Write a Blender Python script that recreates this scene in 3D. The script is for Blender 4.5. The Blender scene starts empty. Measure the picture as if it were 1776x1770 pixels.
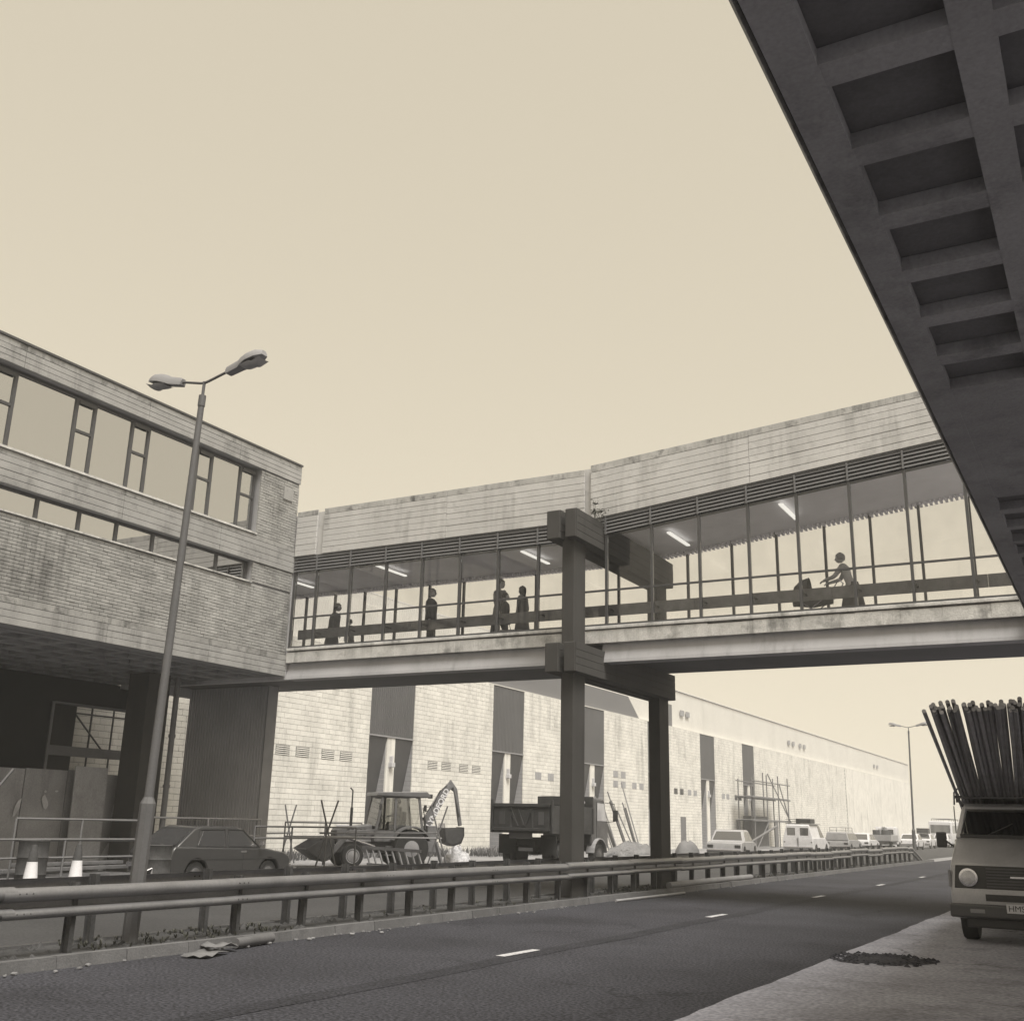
import bpy, bmesh, math, random
from mathutils import Vector, Matrix
rnd = random.Random(7)
SC = bpy.context.scene
COL = SC.collection

# ------------------------------------------------------------------ camera
cam_d = bpy.data.cameras.new('camera'); cam = bpy.data.objects.new('camera', cam_d); COL.objects.link(cam)
cam_d.sensor_width = 36.0; cam_d.sensor_fit = 'HORIZONTAL'; cam_d.lens = 1848.43 / 1776 * 36
cam_d.clip_start = 0.05; cam_d.clip_end = 6000
YAW, PIT, ROL = 0.51617405, 0.2840999, 0.02450243
fw = Vector((-math.sin(YAW) * math.cos(PIT), math.cos(YAW) * math.cos(PIT), math.sin(PIT)))
r0 = Vector((math.cos(YAW), math.sin(YAW), 0)); u0 = r0.cross(fw)
rt = math.cos(ROL) * r0 + math.sin(ROL) * u0; up = rt.cross(fw)
M = Matrix.Identity(4)
for i in range(3):
    M[i][0] = rt[i]; M[i][1] = up[i]; M[i][2] = -fw[i]
M.translation = (0, 0, 1.55)
cam.matrix_world = M
SC.camera = cam

# ------------------------------------------------------------------ sky, sun, exposure
SUN_DIR = Vector((0.42, -0.27, 0.87)).normalized()
world = bpy.data.worlds.new('World'); SC.world = world; world.use_nodes = True
wn, wl = world.node_tree.nodes, world.node_tree.links
wn.clear()
sky = wn.new('ShaderNodeTexSky'); sky.sky_type = 'NISHITA'; sky.sun_disc = False
sky.sun_elevation = math.asin(SUN_DIR.z); sky.sun_rotation = math.atan2(SUN_DIR.x, SUN_DIR.y)
sky.air_density = 1.0; sky.dust_density = 1.0; sky.ozone_density = 1.0
# the photograph is a toned monochrome print under an even bright overcast: grey of the sky, evened out, in the paper's cream
bw = wn.new('ShaderNodeRGBToBW'); wl.new(sky.outputs[0], bw.inputs[0])
pw = wn.new('ShaderNodeMath'); pw.operation = 'POWER'; pw.inputs[1].default_value = 0.22
wl.new(bw.outputs[0], pw.inputs[0])
tint = wn.new('ShaderNodeMix'); tint.data_type = 'RGBA'; tint.blend_type = 'MULTIPLY'; tint.inputs[0].default_value = 1
tint.inputs[7].default_value = (6.2, 5.56, 4.36, 1)
wl.new(pw.outputs[0], tint.inputs[6])
bg = wn.new('ShaderNodeBackground'); bg.inputs[1].default_value = 0.10
wl.new(tint.outputs[2], bg.inputs[0])
wo = wn.new('ShaderNodeOutputWorld'); wl.new(bg.outputs[0], wo.inputs[0])

sd = bpy.data.lights.new('sun', 'SUN'); sd.energy = 4.8; sd.angle = math.radians(30); sd.color = (1, 0.965, 0.88)
sun = bpy.data.objects.new('sun', sd); COL.objects.link(sun)
sun.rotation_euler = SUN_DIR.to_track_quat('Z', 'Y').to_euler(); sun.location = (20, -20, 40)
vs = SC.view_settings
vs.view_transform = 'Standard'; vs.look = 'None'; vs.exposure = 0.0; vs.gamma = 1.0; vs.use_curve_mapping = False

# ------------------------------------------------------------------ materials
MATS = {}
def mat(name, g, rough=.85, var=.12, scale=2.0, fine=.06, fscale=60, bump=0.0, streak=0.0, sscale=3.0, metal=0.0,
        objrand=0.0, islrand=0.0, crack=0.0, cscale=.5, fl=.3, fh=.7, local=False, coat=0.0, spec=.5, tint=(1.0, .99, 1.04), blotch=0.0, bscale=.6, bdark=.45):
    """grey procedural material: broad and fine noise in the value, optional run-down streaks, blotches and bump"""
    m = bpy.data.materials.new(name); m.use_nodes = True
    n, l = m.node_tree.nodes, m.node_tree.links
    b = n['Principled BSDF']; b.inputs['Roughness'].default_value = rough; b.inputs['Metallic'].default_value = metal
    b.inputs['Specular IOR Level'].default_value = spec
    if coat: b.inputs['Coat Weight'].default_value = coat; b.inputs['Coat Roughness'].default_value = .08
    if local:
        tc = n.new('ShaderNodeTexCoord'); pos = tc.outputs['Object']
    else:
        ge = n.new('ShaderNodeNewGeometry'); pos = ge.outputs['Position']
    def math2(op, a, bb):
        x = n.new('ShaderNodeMath'); x.operation = op
        for i, q in enumerate((a, bb)):
            if isinstance(q, (int, float)): x.inputs[i].default_value = q
            else: l.new(q, x.inputs[i])
        return x.outputs[0]
    def noise(sc, detail=5, vec=None, ro=.55):
        x = n.new('ShaderNodeTexNoise'); x.inputs['Scale'].default_value = sc; x.inputs['Detail'].default_value = detail
        x.inputs['Roughness'].default_value = ro
        l.new(vec or pos, x.inputs['Vector']); return x.outputs['Fac']
    def mr(v, a0, a1, b0, b1):
        x = n.new('ShaderNodeMapRange'); x.inputs[1].default_value = a0; x.inputs[2].default_value = a1
        x.inputs[3].default_value = b0; x.inputs[4].default_value = b1; l.new(v, x.inputs[0]); return x.outputs[0]
    val = mr(noise(scale), .3, .7, 1 - var, 1 + var)
    fn = noise(fscale, 3)
    if fine: val = math2('MULTIPLY', val, mr(fn, fl, fh, 1 - fine, 1 + fine))
    if streak:
        mp = n.new('ShaderNodeMapping'); mp.inputs['Scale'].default_value = (sscale, sscale, sscale * .10); l.new(pos, mp.inputs[0])
        s1 = noise(1.0, 6, mp.outputs[0], .65)
        s2 = noise(.55, 3)
        s = math2('MULTIPLY', mr(s1, .48, .70, 0, 1), mr(s2, .42, .62, 0.1, 1))
        val = math2('MULTIPLY', val, math2('SUBTRACT', 1.0, math2('MULTIPLY', s, streak)))
    if blotch:
        s = mr(noise(bscale, 8, None, .7), .52, .66, 0, blotch)
        val = math2('MULTIPLY', val, math2('SUBTRACT', 1.0, math2('MULTIPLY', s, bdark)))
    if objrand:
        oi = n.new('ShaderNodeObjectInfo')
        val = math2('MULTIPLY', val, mr(oi.outputs['Random'], 0, 1, 1 - objrand, 1 + objrand))
    if islrand:
        gi = n.new('ShaderNodeNewGeometry'); val = math2('MULTIPLY', val, mr(gi.outputs['Random Per Island'], 0, 1, 1 - islrand, 1 + islrand))
    if crack:
        nz = n.new('ShaderNodeTexNoise'); nz.inputs['Scale'].default_value = 1.6; nz.inputs['Detail'].default_value = 5; l.new(pos, nz.inputs['Vector'])
        sc_ = n.new('ShaderNodeVectorMath'); sc_.operation = 'SCALE'; sc_.inputs['Scale'].default_value = 1.1; l.new(nz.outputs['Color'], sc_.inputs[0])
        ad = n.new('ShaderNodeVectorMath'); ad.operation = 'ADD'; l.new(pos, ad.inputs[0]); l.new(sc_.outputs[0], ad.inputs[1])
        vo = n.new('ShaderNodeTexVoronoi'); vo.feature = 'DISTANCE_TO_EDGE'; vo.inputs['Scale'].default_value = cscale; l.new(ad.outputs[0], vo.inputs['Vector'])
        ck = math2('MULTIPLY', mr(vo.outputs['Distance'], .004, .014, 1, 0), mr(noise(.35, 3), .45, .6, 0, crack))
        val = math2('MULTIPLY', val, math2('SUBTRACT', 1.0, ck))
    mx = n.new('ShaderNodeVectorMath'); mx.operation = 'SCALE'
    mx.inputs[0].default_value = tuple(g * t for t in tint); l.new(val, mx.inputs['Scale'])
    l.new(mx.outputs[0], b.inputs['Base Color'])
    if bump:
        bp = n.new('ShaderNodeBump'); bp.inputs['Strength'].default_value = bump; bp.inputs['Distance'].default_value = .02
        l.new(fn, bp.inputs['Height']); l.new(bp.outputs[0], b.inputs['Normal'])
    MATS[name] = m
    return m

concrete = mat('board_concrete', .33, .9, .14, 1.2, .12, 45, .3, streak=.62, islrand=.0, sscale=3.2, blotch=.6, bscale=1.8, tint=(1,.985,.98))
concrete_b = mat('board_concrete_bridge', .55, .9, .10, 1.2, .08, 45, .25, streak=.42, sscale=2.6, blotch=.6, bscale=2.4, bdark=.35, tint=(1,.985,.98))
concrete_top = mat('mossy_concrete', .44, .92, .16, 2.2, .14, 40, .3, streak=.7, sscale=4.5, blotch=.95, bscale=3.2, bdark=.62, tint=(1,.985,.97))
ledge_m = mat('ledge_concrete', .58, .9, .16, 3, .14, 40, .4, streak=.65, sscale=5, blotch=.7, bscale=2.2, bdark=.6, tint=(1,.985,.97))
soffit_m = mat('soffit_concrete', .33, .92, .14, .9, .10, 40, .25, streak=.35, sscale=2.5, blotch=.7, bscale=1.6, bdark=.3)
coffer_shade_m = mat('shaded_coffer', .17, .92, .12, 1.1, .08, 40, .2, blotch=.6, bscale=1.5, bdark=.3)  # darker than the ribs: shade of the recesses put into the colour
dark_conc = mat('dark_aggregate_concrete', .05, .92, .10, 1.2, .10, 55, .25, streak=.35, sscale=4, tint=(1, .95, .93))
beam_m = mat('painted_beam', .40, .7, .10, 1.0, .05, 50, .05, streak=.35, sscale=3)
brick_m = mat('pale_brick', .35, .92, .14, 1.5, .10, 60, .3, streak=.55, sscale=2.2, objrand=.14, islrand=.14, tint=(1, .985, .97), blotch=.8, bscale=.45, bdark=.5)
mortar_m = mat('mortar', .17, .95, .10, 3, .1, 80)
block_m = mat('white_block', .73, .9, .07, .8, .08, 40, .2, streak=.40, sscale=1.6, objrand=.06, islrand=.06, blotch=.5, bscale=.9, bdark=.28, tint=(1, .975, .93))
blockmortar_m = mat('block_mortar', .16, .95, .1, 3)
clad_dark = mat('dark_cladding', .10, .6, .08, .7, .04, 30, streak=.2, sscale=2)
clad_pale = mat('pale_cladding', .66, .7, .05, .4, .03, 30, streak=.10, sscale=1, tint=(1, .975, .93))
clad_mid = mat('ribbed_mid_cladding', .60, .7, .08, .8, .05, 40, streak=.25, sscale=3)
frame_m = mat('dark_frame', .065, .45, .1, 3, .05)
louvre_m = mat('louvre_metal', .14, .5, .08, 2, .04)
ceil_m = mat('ceiling_board', .88, .8, .06, 1.5, .03)
wood_m = mat('rail_timber', .17, .6, .22, 6, .12, 70, .1)
asphalt = mat('asphalt', .044, .92, .22, .45, .62, 30, .9, fl=.38, fh=.62, blotch=.6, bscale=.5, bdark=.35, crack=.35, cscale=.22, spec=.2, tint=(1, 1, 1.2))
asphalt_far = mat('asphalt_worn', .060, .9, .14, .5, .35, 24, .4, spec=.2, blotch=.4, bscale=.8, bdark=.3)
layby_m = mat('layby_concrete', .27, .85, .2, .7, .28, 20, .5, fl=.36, fh=.64, blotch=.9, bscale=.9, bdark=.42, crack=.7, cscale=.38, tint=(1, 1.0, 1.16))
ground_m = mat('site_ground', .24, .95, .22, .35, .22, 25, .4, blotch=.5, bscale=.5, bdark=.35)
soil_m = mat('median_soil', .05, .97, .35, 2.5, .30, 30, .7)
kerb_m = mat('kerb_stone', .12, .9, .15, 2, .14, 50, .35, objrand=.10, blotch=.5, bscale=3)
paint_m = mat('road_paint', .48, .8, .15, 6, .25, 40, blotch=.9, bscale=9, bdark=.5)
galv = mat('galvanised_rail', .20, .42, .16, 1.5, .08, 30, .05, metal=.35, blotch=.4, bscale=1.2, bdark=.3)
galv_post = mat('rusty_post', .05, .75, .3, 5, .2, 40, .2)
lamp_m = mat('lamp_grey', .11, .6, .10, 1.5, .08, 40, .05, streak=.25, sscale=8)
lamp_head_m = mat('lamp_head_grey', .26, .5, .06, 4, .03)
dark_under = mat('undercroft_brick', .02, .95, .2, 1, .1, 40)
ply_m = mat('plywood', .30, .9, .18, 1.2, .12, 30, .1, objrand=.12, streak=.3)
ply_pale = mat('pale_plywood', .33, .9, .16, 1.6, .14, 25, .15, streak=.2, local=True)
steel_tube = mat('scaffold_steel', .32, .38, .2, 4, .12, 40, .05, metal=.25, objrand=.35)
tube_dark = mat('tube_dark', .12, .6, .2, 3, .1)
white_m = mat('white_paint', .72, .6, .08, 6, .06, local=True)
black_m = mat('black_rubber', .022, .75, .2, 5, .15, 40, local=True)
rim_m = mat('wheel_rim', .10, .45, .1, 6, .05, local=True, metal=.4)
chrome_m = mat('chrome', .55, .2, .05, 6, .02, local=True, metal=.9)
plastic_m = mat('black_plastic', .035, .5, .1, 6, .05, local=True)
rust_m = mat('rusty_drum', .055, .8, .35, 4, .2, 30, .2, local=True)
cloth_m = mat('cover_sheet', .17, .85, .12, 2.5, .06, 30, .1, local=True)
sand_m = mat('rubble', .17, .97, .3, 3, .3, 14, .8)
card_m = mat('cardboard', .16, .9, .2, 5, .1)
litter_m = mat('litter_paper', .20, .9, .3, 9, .2)
weed_m = mat('weed_leaf', .075, .8, .35, 12, .2, tint=(1, 1, .85))
drygrass_m = mat('dry_grass', .15, .9, .3, 3, .2)
def paint(name, g, coat=.5, dirt=.25):
    return mat(name, g, .42, .12, 2.0, .05, 30, 0, local=True, coat=coat, blotch=dirt, bscale=2.5, bdark=.3)
paint_dark = paint('car_paint_dark', .045)
paint_pale = paint('car_paint_pale', .62)
paint_mid = paint('car_paint_mid', .30)
paint_van = paint('van_paint', .40, .6)
paint_truck = mat('truck_rust_paint', .042, .75, .3, 2.5, .15, 30, .1, local=True, blotch=.6, bscale=3)
paint_cab = mat('truck_cab_paint', .10, .5, .2, 2.5, .1, 30, 0, local=True, blotch=.6, bscale=4)
paint_dig = mat('digger_paint', .15, .5, .2, 2.5, .1, 30, 0, local=True, blotch=.6, bscale=3)
skin_m = mat('skin', .40, .6, .05, 8, .03, local=True)
hair_m = mat('hair', .035, .7, .2, 20, .2, local=True)
hair_grey = mat('hair_grey', .22, .7, .2, 20, .2, local=True)
cl_dark = mat('cloth_dark', .06, .9, .15, 8, .1, local=True)
cl_mid = mat('cloth_mid', .15, .9, .15, 8, .1, local=True)
cl_pale = mat('cloth_pale', .38, .9, .1, 8, .06, local=True)

def glass(name, col=.9, ior=1.5, extra=0.0, rough=0.0, dirt=0.0):
    """clear sheet glass: sees through, reflects by Fresnel"""
    m = bpy.data.materials.new(name); m.use_nodes = True
    n, l = m.node_tree.nodes, m.node_tree.links; n.clear()
    t = n.new('ShaderNodeBsdfTransparent'); t.inputs[0].default_value = (col, col, col * .98, 1)
    g = n.new('ShaderNodeBsdfGlossy'); g.inputs['Roughness'].default_value = rough; g.inputs[0].default_value = (.95, .95, .95, 1)
    f = n.new('ShaderNodeFresnel'); f.inputs[0].default_value = ior
    a = n.new('ShaderNodeMath'); a.operation = 'ADD'; a.use_clamp = True; a.inputs[1].default_value = extra; l.new(f.outputs[0], a.inputs[0])
    mx = n.new('ShaderNodeMixShader'); l.new(a.outputs[0], mx.inputs[0]); l.new(t.outputs[0], mx.inputs[1]); l.new(g.outputs[0], mx.inputs[2])
    if dirt:
        ge = n.new('ShaderNodeNewGeometry'); nz = n.new('ShaderNodeTexNoise'); nz.inputs['Scale'].default_value = 1.4; nz.inputs['Detail'].default_value = 7; l.new(ge.outputs['Position'], nz.inputs['Vector'])
        r_ = n.new('ShaderNodeMapRange'); r_.inputs[1].default_value = .35; r_.inputs[2].default_value = .7; r_.inputs[3].default_value = col; r_.inputs[4].default_value = col - dirt; l.new(nz.outputs['Fac'], r_.inputs[0])
        cb = n.new('ShaderNodeCombineColor')
        for i in range(3): l.new(r_.outputs[0], cb.inputs[i])
        l.new(cb.outputs[0], t.inputs[0])
    o = n.new('ShaderNodeOutputMaterial'); l.new(mx.outputs[0], o.inputs[0])
    return m
glass_clear = glass('bridge_glass', .985, 1.38, .0, dirt=.035)
glass_win = glass('window_glass', .85, 1.9, .50, .015)
glass_car = glass('vehicle_glass', .75, 1.6, .04)
def emit(name, g, s):
    m = bpy.data.materials.new(name); m.use_nodes = True
    b = m.node_tree.nodes['Principled BSDF']; b.inputs['Base Color'].default_value = (.8, .8, .75, 1)
    b.inputs['Emission Color'].default_value = (g, g * .97, g * .88, 1); b.inputs['Emission Strength'].default_value = s
    return m
tube_light = emit('lit_tube', 1.0, .85)

# ------------------------------------------------------------------ mesh helpers
class MB:
    def __init__(self): self.v = []; self.f = []; self.m = []
    def add(self, vs_, fs, mi=0, T=None):
        o = len(self.v)
        self.v += [tuple(T @ Vector(p)) if T else tuple(p) for p in vs_]
        self.f += [tuple(i + o for i in f) for f in fs]; self.m += [mi] * len(fs)
        return self
    def box(self, x0, x1, y0, y1, z0, z1, mi=0, T=None):
        return self.add([(x0, y0, z0), (x1, y0, z0), (x1, y1, z0), (x0, y1, z0), (x0, y0, z1), (x1, y0, z1), (x1, y1, z1), (x0, y1, z1)],
                        [(3, 2, 1, 0), (4, 5, 6, 7), (0, 1, 5, 4), (1, 2, 6, 5), (2, 3, 7, 6), (3, 0, 4, 7)], mi, T)
    def hexa(self, p, mi=0, T=None):
        return self.add(p, [(3, 2, 1, 0), (4, 5, 6, 7), (0, 1, 5, 4), (1, 2, 6, 5), (2, 3, 7, 6), (3, 0, 4, 7)], mi, T)
    def quad(self, *p, mi=0, T=None):
        return self.add(p, [tuple(range(len(p)))], mi, T)
    def ext(self, poly, d, mi=0, T=None):
        """closed polygon (3D points) pushed along d"""
        n = len(poly); d = Vector(d)
        q = [Vector(p) for p in poly]
        return self.add(q + [p + d for p in q], [tuple(range(n - 1, -1, -1)), tuple(range(n, 2 * n))] +
                        [(i, (i + 1) % n, n + (i + 1) % n, n + i) for i in range(n)], mi, T)
    def tube(self, pts, r, n=8, mi=0, T=None, cap=True):
        pts = [Vector(p) for p in pts]
        rr = r if isinstance(r, (list, tuple)) else [r] * len(pts)
        vs_, fs = [], []
        prev = None
        for i, p in enumerate(pts):
            d = (pts[min(i + 1, len(pts) - 1)] - pts[max(i - 1, 0)]).normalized()
            if prev is None:
                a = d.cross(Vector((0, 0, 1)))
                if a.length < 1e-3: a = d.cross(Vector((1, 0, 0)))
                a.normalize()
            else:
                a = (prev - d * prev.dot(d)).normalized()
            prev = a; b = d.cross(a)
            for k in range(n):
                t = 2 * math.pi * k / n
                vs_.append(p + (a * math.cos(t) + b * math.sin(t)) * rr[i])
        for i in range(len(pts) - 1):
            for k in range(n):
                fs.append((i * n + k, i * n + (k + 1) % n, (i + 1) * n + (k + 1) % n, (i + 1) * n + k))
        if cap:
            fs.append(tuple(range(n - 1, -1, -1))); fs.append(tuple((len(pts) - 1) * n + k for k in range(n)))
        return self.add(vs_, fs, mi, T)
    def bar(self, a, b, w, h, mi=0, T=None, upv=(0, 0, 1)):
        """rectangular bar from a to b, w across, h along up"""
        a, b = Vector(a), Vector(b); d = (b - a).normalized(); u = Vector(upv)
        s = d.cross(u)
        if s.length < 1e-3: s = d.cross(Vector((1, 0, 0)))
        s.normalize(); u = s.cross(d)
        p = []
        for q in (a, b):
            for i, j in ((-1, -1), (1, -1), (1, 1), (-1, 1)): p.append(q + s * (w / 2 * i) + u * (h / 2 * j))
        return self.add(p, [(3, 2, 1, 0), (4, 5, 6, 7), (0, 1, 5, 4), (1, 2, 6, 5), (2, 3, 7, 6), (3, 0, 4, 7)], mi, T)
    def lathe(self, prof, c=(0, 0, 0), axis='z', n=20, mi=0, T=None, sc=(1, 1)):
        vs_, fs = [], []
        for r, h in prof:
            for k in range(n):
                t = 2 * math.pi * k / n; a, b = r * math.cos(t) * sc[0], r * math.sin(t) * sc[1]
                p = {'z': (a, b, h), 'y': (a, h, b), 'x': (h, a, b)}[axis]
                vs_.append((p[0] + c[0], p[1] + c[1], p[2] + c[2]))
        for i in range(len(prof) - 1):
            for k in range(n): fs.append((i * n + k, i * n + (k + 1) % n, (i + 1) * n + (k + 1) % n, (i + 1) * n + k))
        fs.append(tuple(range(n))); fs.append(tuple((len(prof) - 1) * n + k for k in range(n)))
        return self.add(vs_, fs, mi, T)
    def build(self, name, mats, parent=None, bevel=0, smooth=None, world=True, seg=2, recalc=True, **props):
        """links ONE mesh object; with world=True the points are scene points even under a moved parent"""
        me = bpy.data.meshes.new(name)
        vs_ = self.v
        if parent is not None and world:
            base = root_loc(parent)
            if base.length: vs_ = [(p[0] - base[0], p[1] - base[1], p[2] - base[2]) for p in vs_]
        me.from_pydata(vs_, [], self.f)
        if not isinstance(mats, (list, tuple)): mats = [mats]
        for q in mats: me.materials.append(q)
        if len(mats) > 1: me.polygons.foreach_set('material_index', self.m)
        if recalc:
            bm = bmesh.new(); bm.from_mesh(me); bmesh.ops.recalc_face_normals(bm, faces=bm.faces[:]); bm.to_mesh(me); bm.free()
        if smooth is not None:
            me.shade_smooth(); me.set_sharp_from_angle(angle=math.radians(smooth))
        o = bpy.data.objects.new(name, me); COL.objects.link(o)
        if parent is not None: o.parent = parent
        if bevel:
            b = o.modifiers.new('bevel', 'BEVEL'); b.width = bevel; b.segments = seg; b.limit_method = 'ANGLE'; b.angle_limit = math.radians(35)
        for k, q in props.items(): o[k] = q
        return o

def root_loc(o):
    while o.parent is not None: o = o.parent
    return Vector(o.location)
def thing(name, label, cat, loc=(0, 0, 0), rz=0.0, group=None):
    o = bpy.data.objects.new(name, None); COL.objects.link(o)
    o.location = loc; o.rotation_euler = (0, 0, rz); o.empty_display_size = .2
    o['label'] = label; o['category'] = cat
    if group: o['group'] = group
    return o
def tag(o, label=None, cat=None, group=None, kind=None):
    if label: o['label'] = label
    if cat: o['category'] = cat
    if group: o['group'] = group
    if kind: o['kind'] = kind
    return o
def inst(src, parent=None, loc=(0, 0, 0), rot=(0, 0, 0), sc=(1, 1, 1), world=False):
    """another object on the same mesh"""
    o = bpy.data.objects.new(src.name.split('.')[0], src.data); COL.objects.link(o)
    if parent is not None:
        o.parent = parent
        if world: loc = Vector(loc) - root_loc(parent)
    o.location = loc; o.rotation_euler = rot; o.scale = sc
    return o
def kids(o): return [c for c in bpy.data.objects if c.parent == o]
def copy_thing(root, loc, rz=None, label=None):
    r = root.copy(); COL.objects.link(r); r.location = loc
    if rz is not None: r.rotation_euler = (0, 0, rz)
    if label: r['label'] = label
    for c in kids(root):
        k = c.copy(); COL.objects.link(k); k.parent = r
        for g in kids(c):
            q = g.copy(); COL.objects.link(q); q.parent = k
    return r
# ================================================================== SETTING
def sheet(name, pts, z, m, kind='structure', **k):
    b = MB(); b.quad(*[(x, y, z) for x, y in pts])
    o = b.build(name, m, recalc=False); o['kind'] = kind; return o
KX = -9.75          # face of the near kerb of the central reservation
FX = -10.98         # far kerb face
sheet('ground', [(-300, -60), (300, -60), (300, 1500), (-300, 1500)], -0.012, ground_m)
sheet('road', [(KX, -40), (-3.0, -40), (-3.0, 700), (KX, 700)], 0.0, asphalt)
tag(sheet('road', [(-19.6, -40), (FX, -40), (FX, 700), (-19.6, 700)], -0.004, asphalt_far), kind='structure')
# concrete lay-by with a ragged asphalt joint
pts = []
y = -40.0
while y < 200:
    amp = .035
    pts.append((-3.50 + .012 * math.sin(y * 1.1) + .008 * math.sin(y * 2.7 + 1) + rnd.uniform(-.012, .012), y)); y += .35 if 5 < y < 40 else 3
sheet('pavement', [(12, -40), (12, 200)] + pts[::-1], 0.006, layby_m)
# worn hole where the asphalt has broken into the concrete
ph = [(-3.46 + .52 + .55 * math.cos(t) * (1 + .25 * math.sin(3 * t + 1) + rnd.uniform(-.09, .09)), 14.85 + .62 * math.sin(t) * (1 + .2 * math.sin(5 * t) + rnd.uniform(-.09, .09))) for t in [i * math.pi / 16 for i in range(32)]]
sheet('road_patch', ph, 0.010, asphalt)
# narrow dark seam with the worn lane dashes
sm = []
for i in range(60): sm.append((-6.62 + .03 * math.sin(i * 1.7), 3 + i * 1.5))
seam_m = mat('asphalt_seam', .032, .92, .2, 1.2, .55, 30, .9, fl=.38, fh=.62, tint=(1, 1, 1.2), spec=.2)
sheet('road_seam', [(x + .16, y) for x, y in sm] + [(x - .14, y) for x, y in sm[::-1]], 0.004, seam_m)
for k, (ya, yb) in enumerate([(4.45, 5.3), (11.95, 12.85), (19.4, 20.3), (26.9, 27.8), (34.4, 35.3), (41.9, 42.8)]):
    sheet('road_marking', [(-6.86, ya), (-6.73, ya), (-6.72, yb), (-6.84, yb)], 0.009, paint_m)
# central reservation with kerb stones
md = MB(); md.box(FX + .13, KX - .13, -40, 66, -.05, .095)
md.build('median', soil_m)['kind'] = 'structure'
kb = bpy.data.objects.new('kerb', None); COL.objects.link(kb); kb['kind'] = 'structure'
ks = MB(); ks.hexa([(-.13, .004, -.05), (0, .004, -.05), (0, .906, -.05), (-.13, .906, -.05), (-.13, .004, .12), (-.022, .004, .12), (-.022, .906, .12), (-.13, .906, .12)])
k0 = ks.build('kerb_stone', kerb_m, kb, bevel=.006, seg=1)
k0.location = (KX, -2.0, 0)
for i in range(1, 74):
    inst(k0, kb, (KX + rnd.uniform(-.008, .008), -2 + .91 * i, rnd.uniform(-.006, .004)), (0, 0, rnd.uniform(-.006, .006)))
for i in range(0, 74):
    inst(k0, kb, (FX + rnd.uniform(-.006, .006), -2 + .91 * (i + 1), rnd.uniform(-.006, .004)), (0, 0, math.pi + rnd.uniform(-.006, .006)))
for x in (-19.6,):
    b = MB(); b.box(x - .14, x, -30, 25, -.05, .10); b.build('kerb', kerb_m)['kind'] = 'structure'


# ================================================================== LEFT BUILDING
XL = -19.3; YE = 21.95
lb = thing('service_building', 'pale brick and concrete building raised on columns at the left end of the footbridge', 'building', (-23, 12, 0))
concrete_top_dim = mat('mossy_concrete_band', .31, .92, .16, 2.2, .14, 40, .3, streak=.75, sscale=4.5, blotch=.95, bscale=2.6, bdark=.6, tint=(1,.985,.97))
def Y_boards(parent, x, y0, y1, z0, z1, nb, joints, m, proud=.05, gap=.009):
    """horizontal shutter boards cast in a facade that faces +X: every board its own piece"""
    hs = [rnd.uniform(.85, 1.15) for _ in range(nb)]; s = sum(hs); zz = z0
    ys = [y0] + [j for j in joints if y0 < j < y1] + [y1]
    for k_, h in enumerate(hs):
        dz = (z1 - z0) * h / s
        for a, b in zip(ys, ys[1:]):
            q = MB(); p = rnd.uniform(0, .007); q.box(x - proud, x + p, a + .004, b - .004, zz + gap / 2, zz + dz - gap / 2)
            q.build('concrete_board', concrete_top_dim if k_ == nb - 1 else m, parent, bevel=.004, seg=1)
        zz += dz
def X_boards(parent, y, xs, zlo, zhi, nb, m, proud=.05, gap=.009):
    """the same for a facade that faces -Y; zlo and zhi are functions of x"""
    for a, b in zip(xs, xs[1:]):
        hs = [rnd.uniform(.9, 1.1) for _ in range(nb)]; s = sum(hs); t = 0
        for h in hs:
            t1 = t + h / s; p = rnd.uniform(0, .006)
            q = MB(); y0, y1 = y - p, y + proud
            za, zb = zlo(a) + (zhi(a) - zlo(a)) * t + gap / 2, zlo(b) + (zhi(b) - zlo(b)) * t + gap / 2
            zc, zd = zlo(a) + (zhi(a) - zlo(a)) * t1 - gap / 2, zlo(b) + (zhi(b) - zlo(b)) * t1 - gap / 2
            A, B = a + .004, b - .004
            q.hexa([(A, y0, za), (B, y0, zb), (B, y1, zb), (A, y1, za), (A, y0, zc), (B, y0, zd), (B, y1, zd), (A, y1, zc)])
            q.build('concrete_board', concrete_top if t1 > .999 else m, parent, bevel=.004, seg=1)
            t = t1
YB0 = 2.0
w = MB()
w.box(-28.0, XL - .60, YB0, YE - .06, 5.62, 10.98)            # mass behind the facade
w.box(XL - .60, XL - .045, YB0, YE - .02, 10.50, 11.02)       # parapet core
w.box(XL - .60, XL - .045, YB0, YE - .02, 7.96, 8.66)         # band core
w.box(XL - .60, XL - .045, YB0, YE - .02, 5.16, 5.70)         # bottom band core
w.box(XL - .60, XL - .08, 20.40, YE - .02, 8.66, 10.50)       # pier right of the upper windows
w.box(XL - .60, XL - .08, YB0, YE - .02, 5.70, 7.40)          # below the low windows
w.box(XL - .60, XL - .08, 20.38, YE - .02, 7.40, 7.96)
w.build('wall', mat('wall_core', .30, .9, .1), lb)
cp = MB(); cp.box(XL - .7, XL + .03, YB0, YE + .01, 11.025, 11.075); cp.build('coping', frame_m, lb)
JT = [5.2, 8.9, 12.6, 16.0, 19.1]
Y_boards(lb, XL, YB0, YE, 10.50, 11.02, 4, [j + .4 for j in JT], concrete)
Y_boards(lb, XL, YB0, YE, 7.95, 8.66, 5, JT, concrete)
Y_boards(lb, XL, YB0, YE, 5.13, 5.70, 4, JT, concrete)
sl = MB(); sl.box(XL - .35, XL + .035, YB0, 20.36, 8.665, 8.715); sl.build('window_sill', ledge_m, lb)
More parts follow.
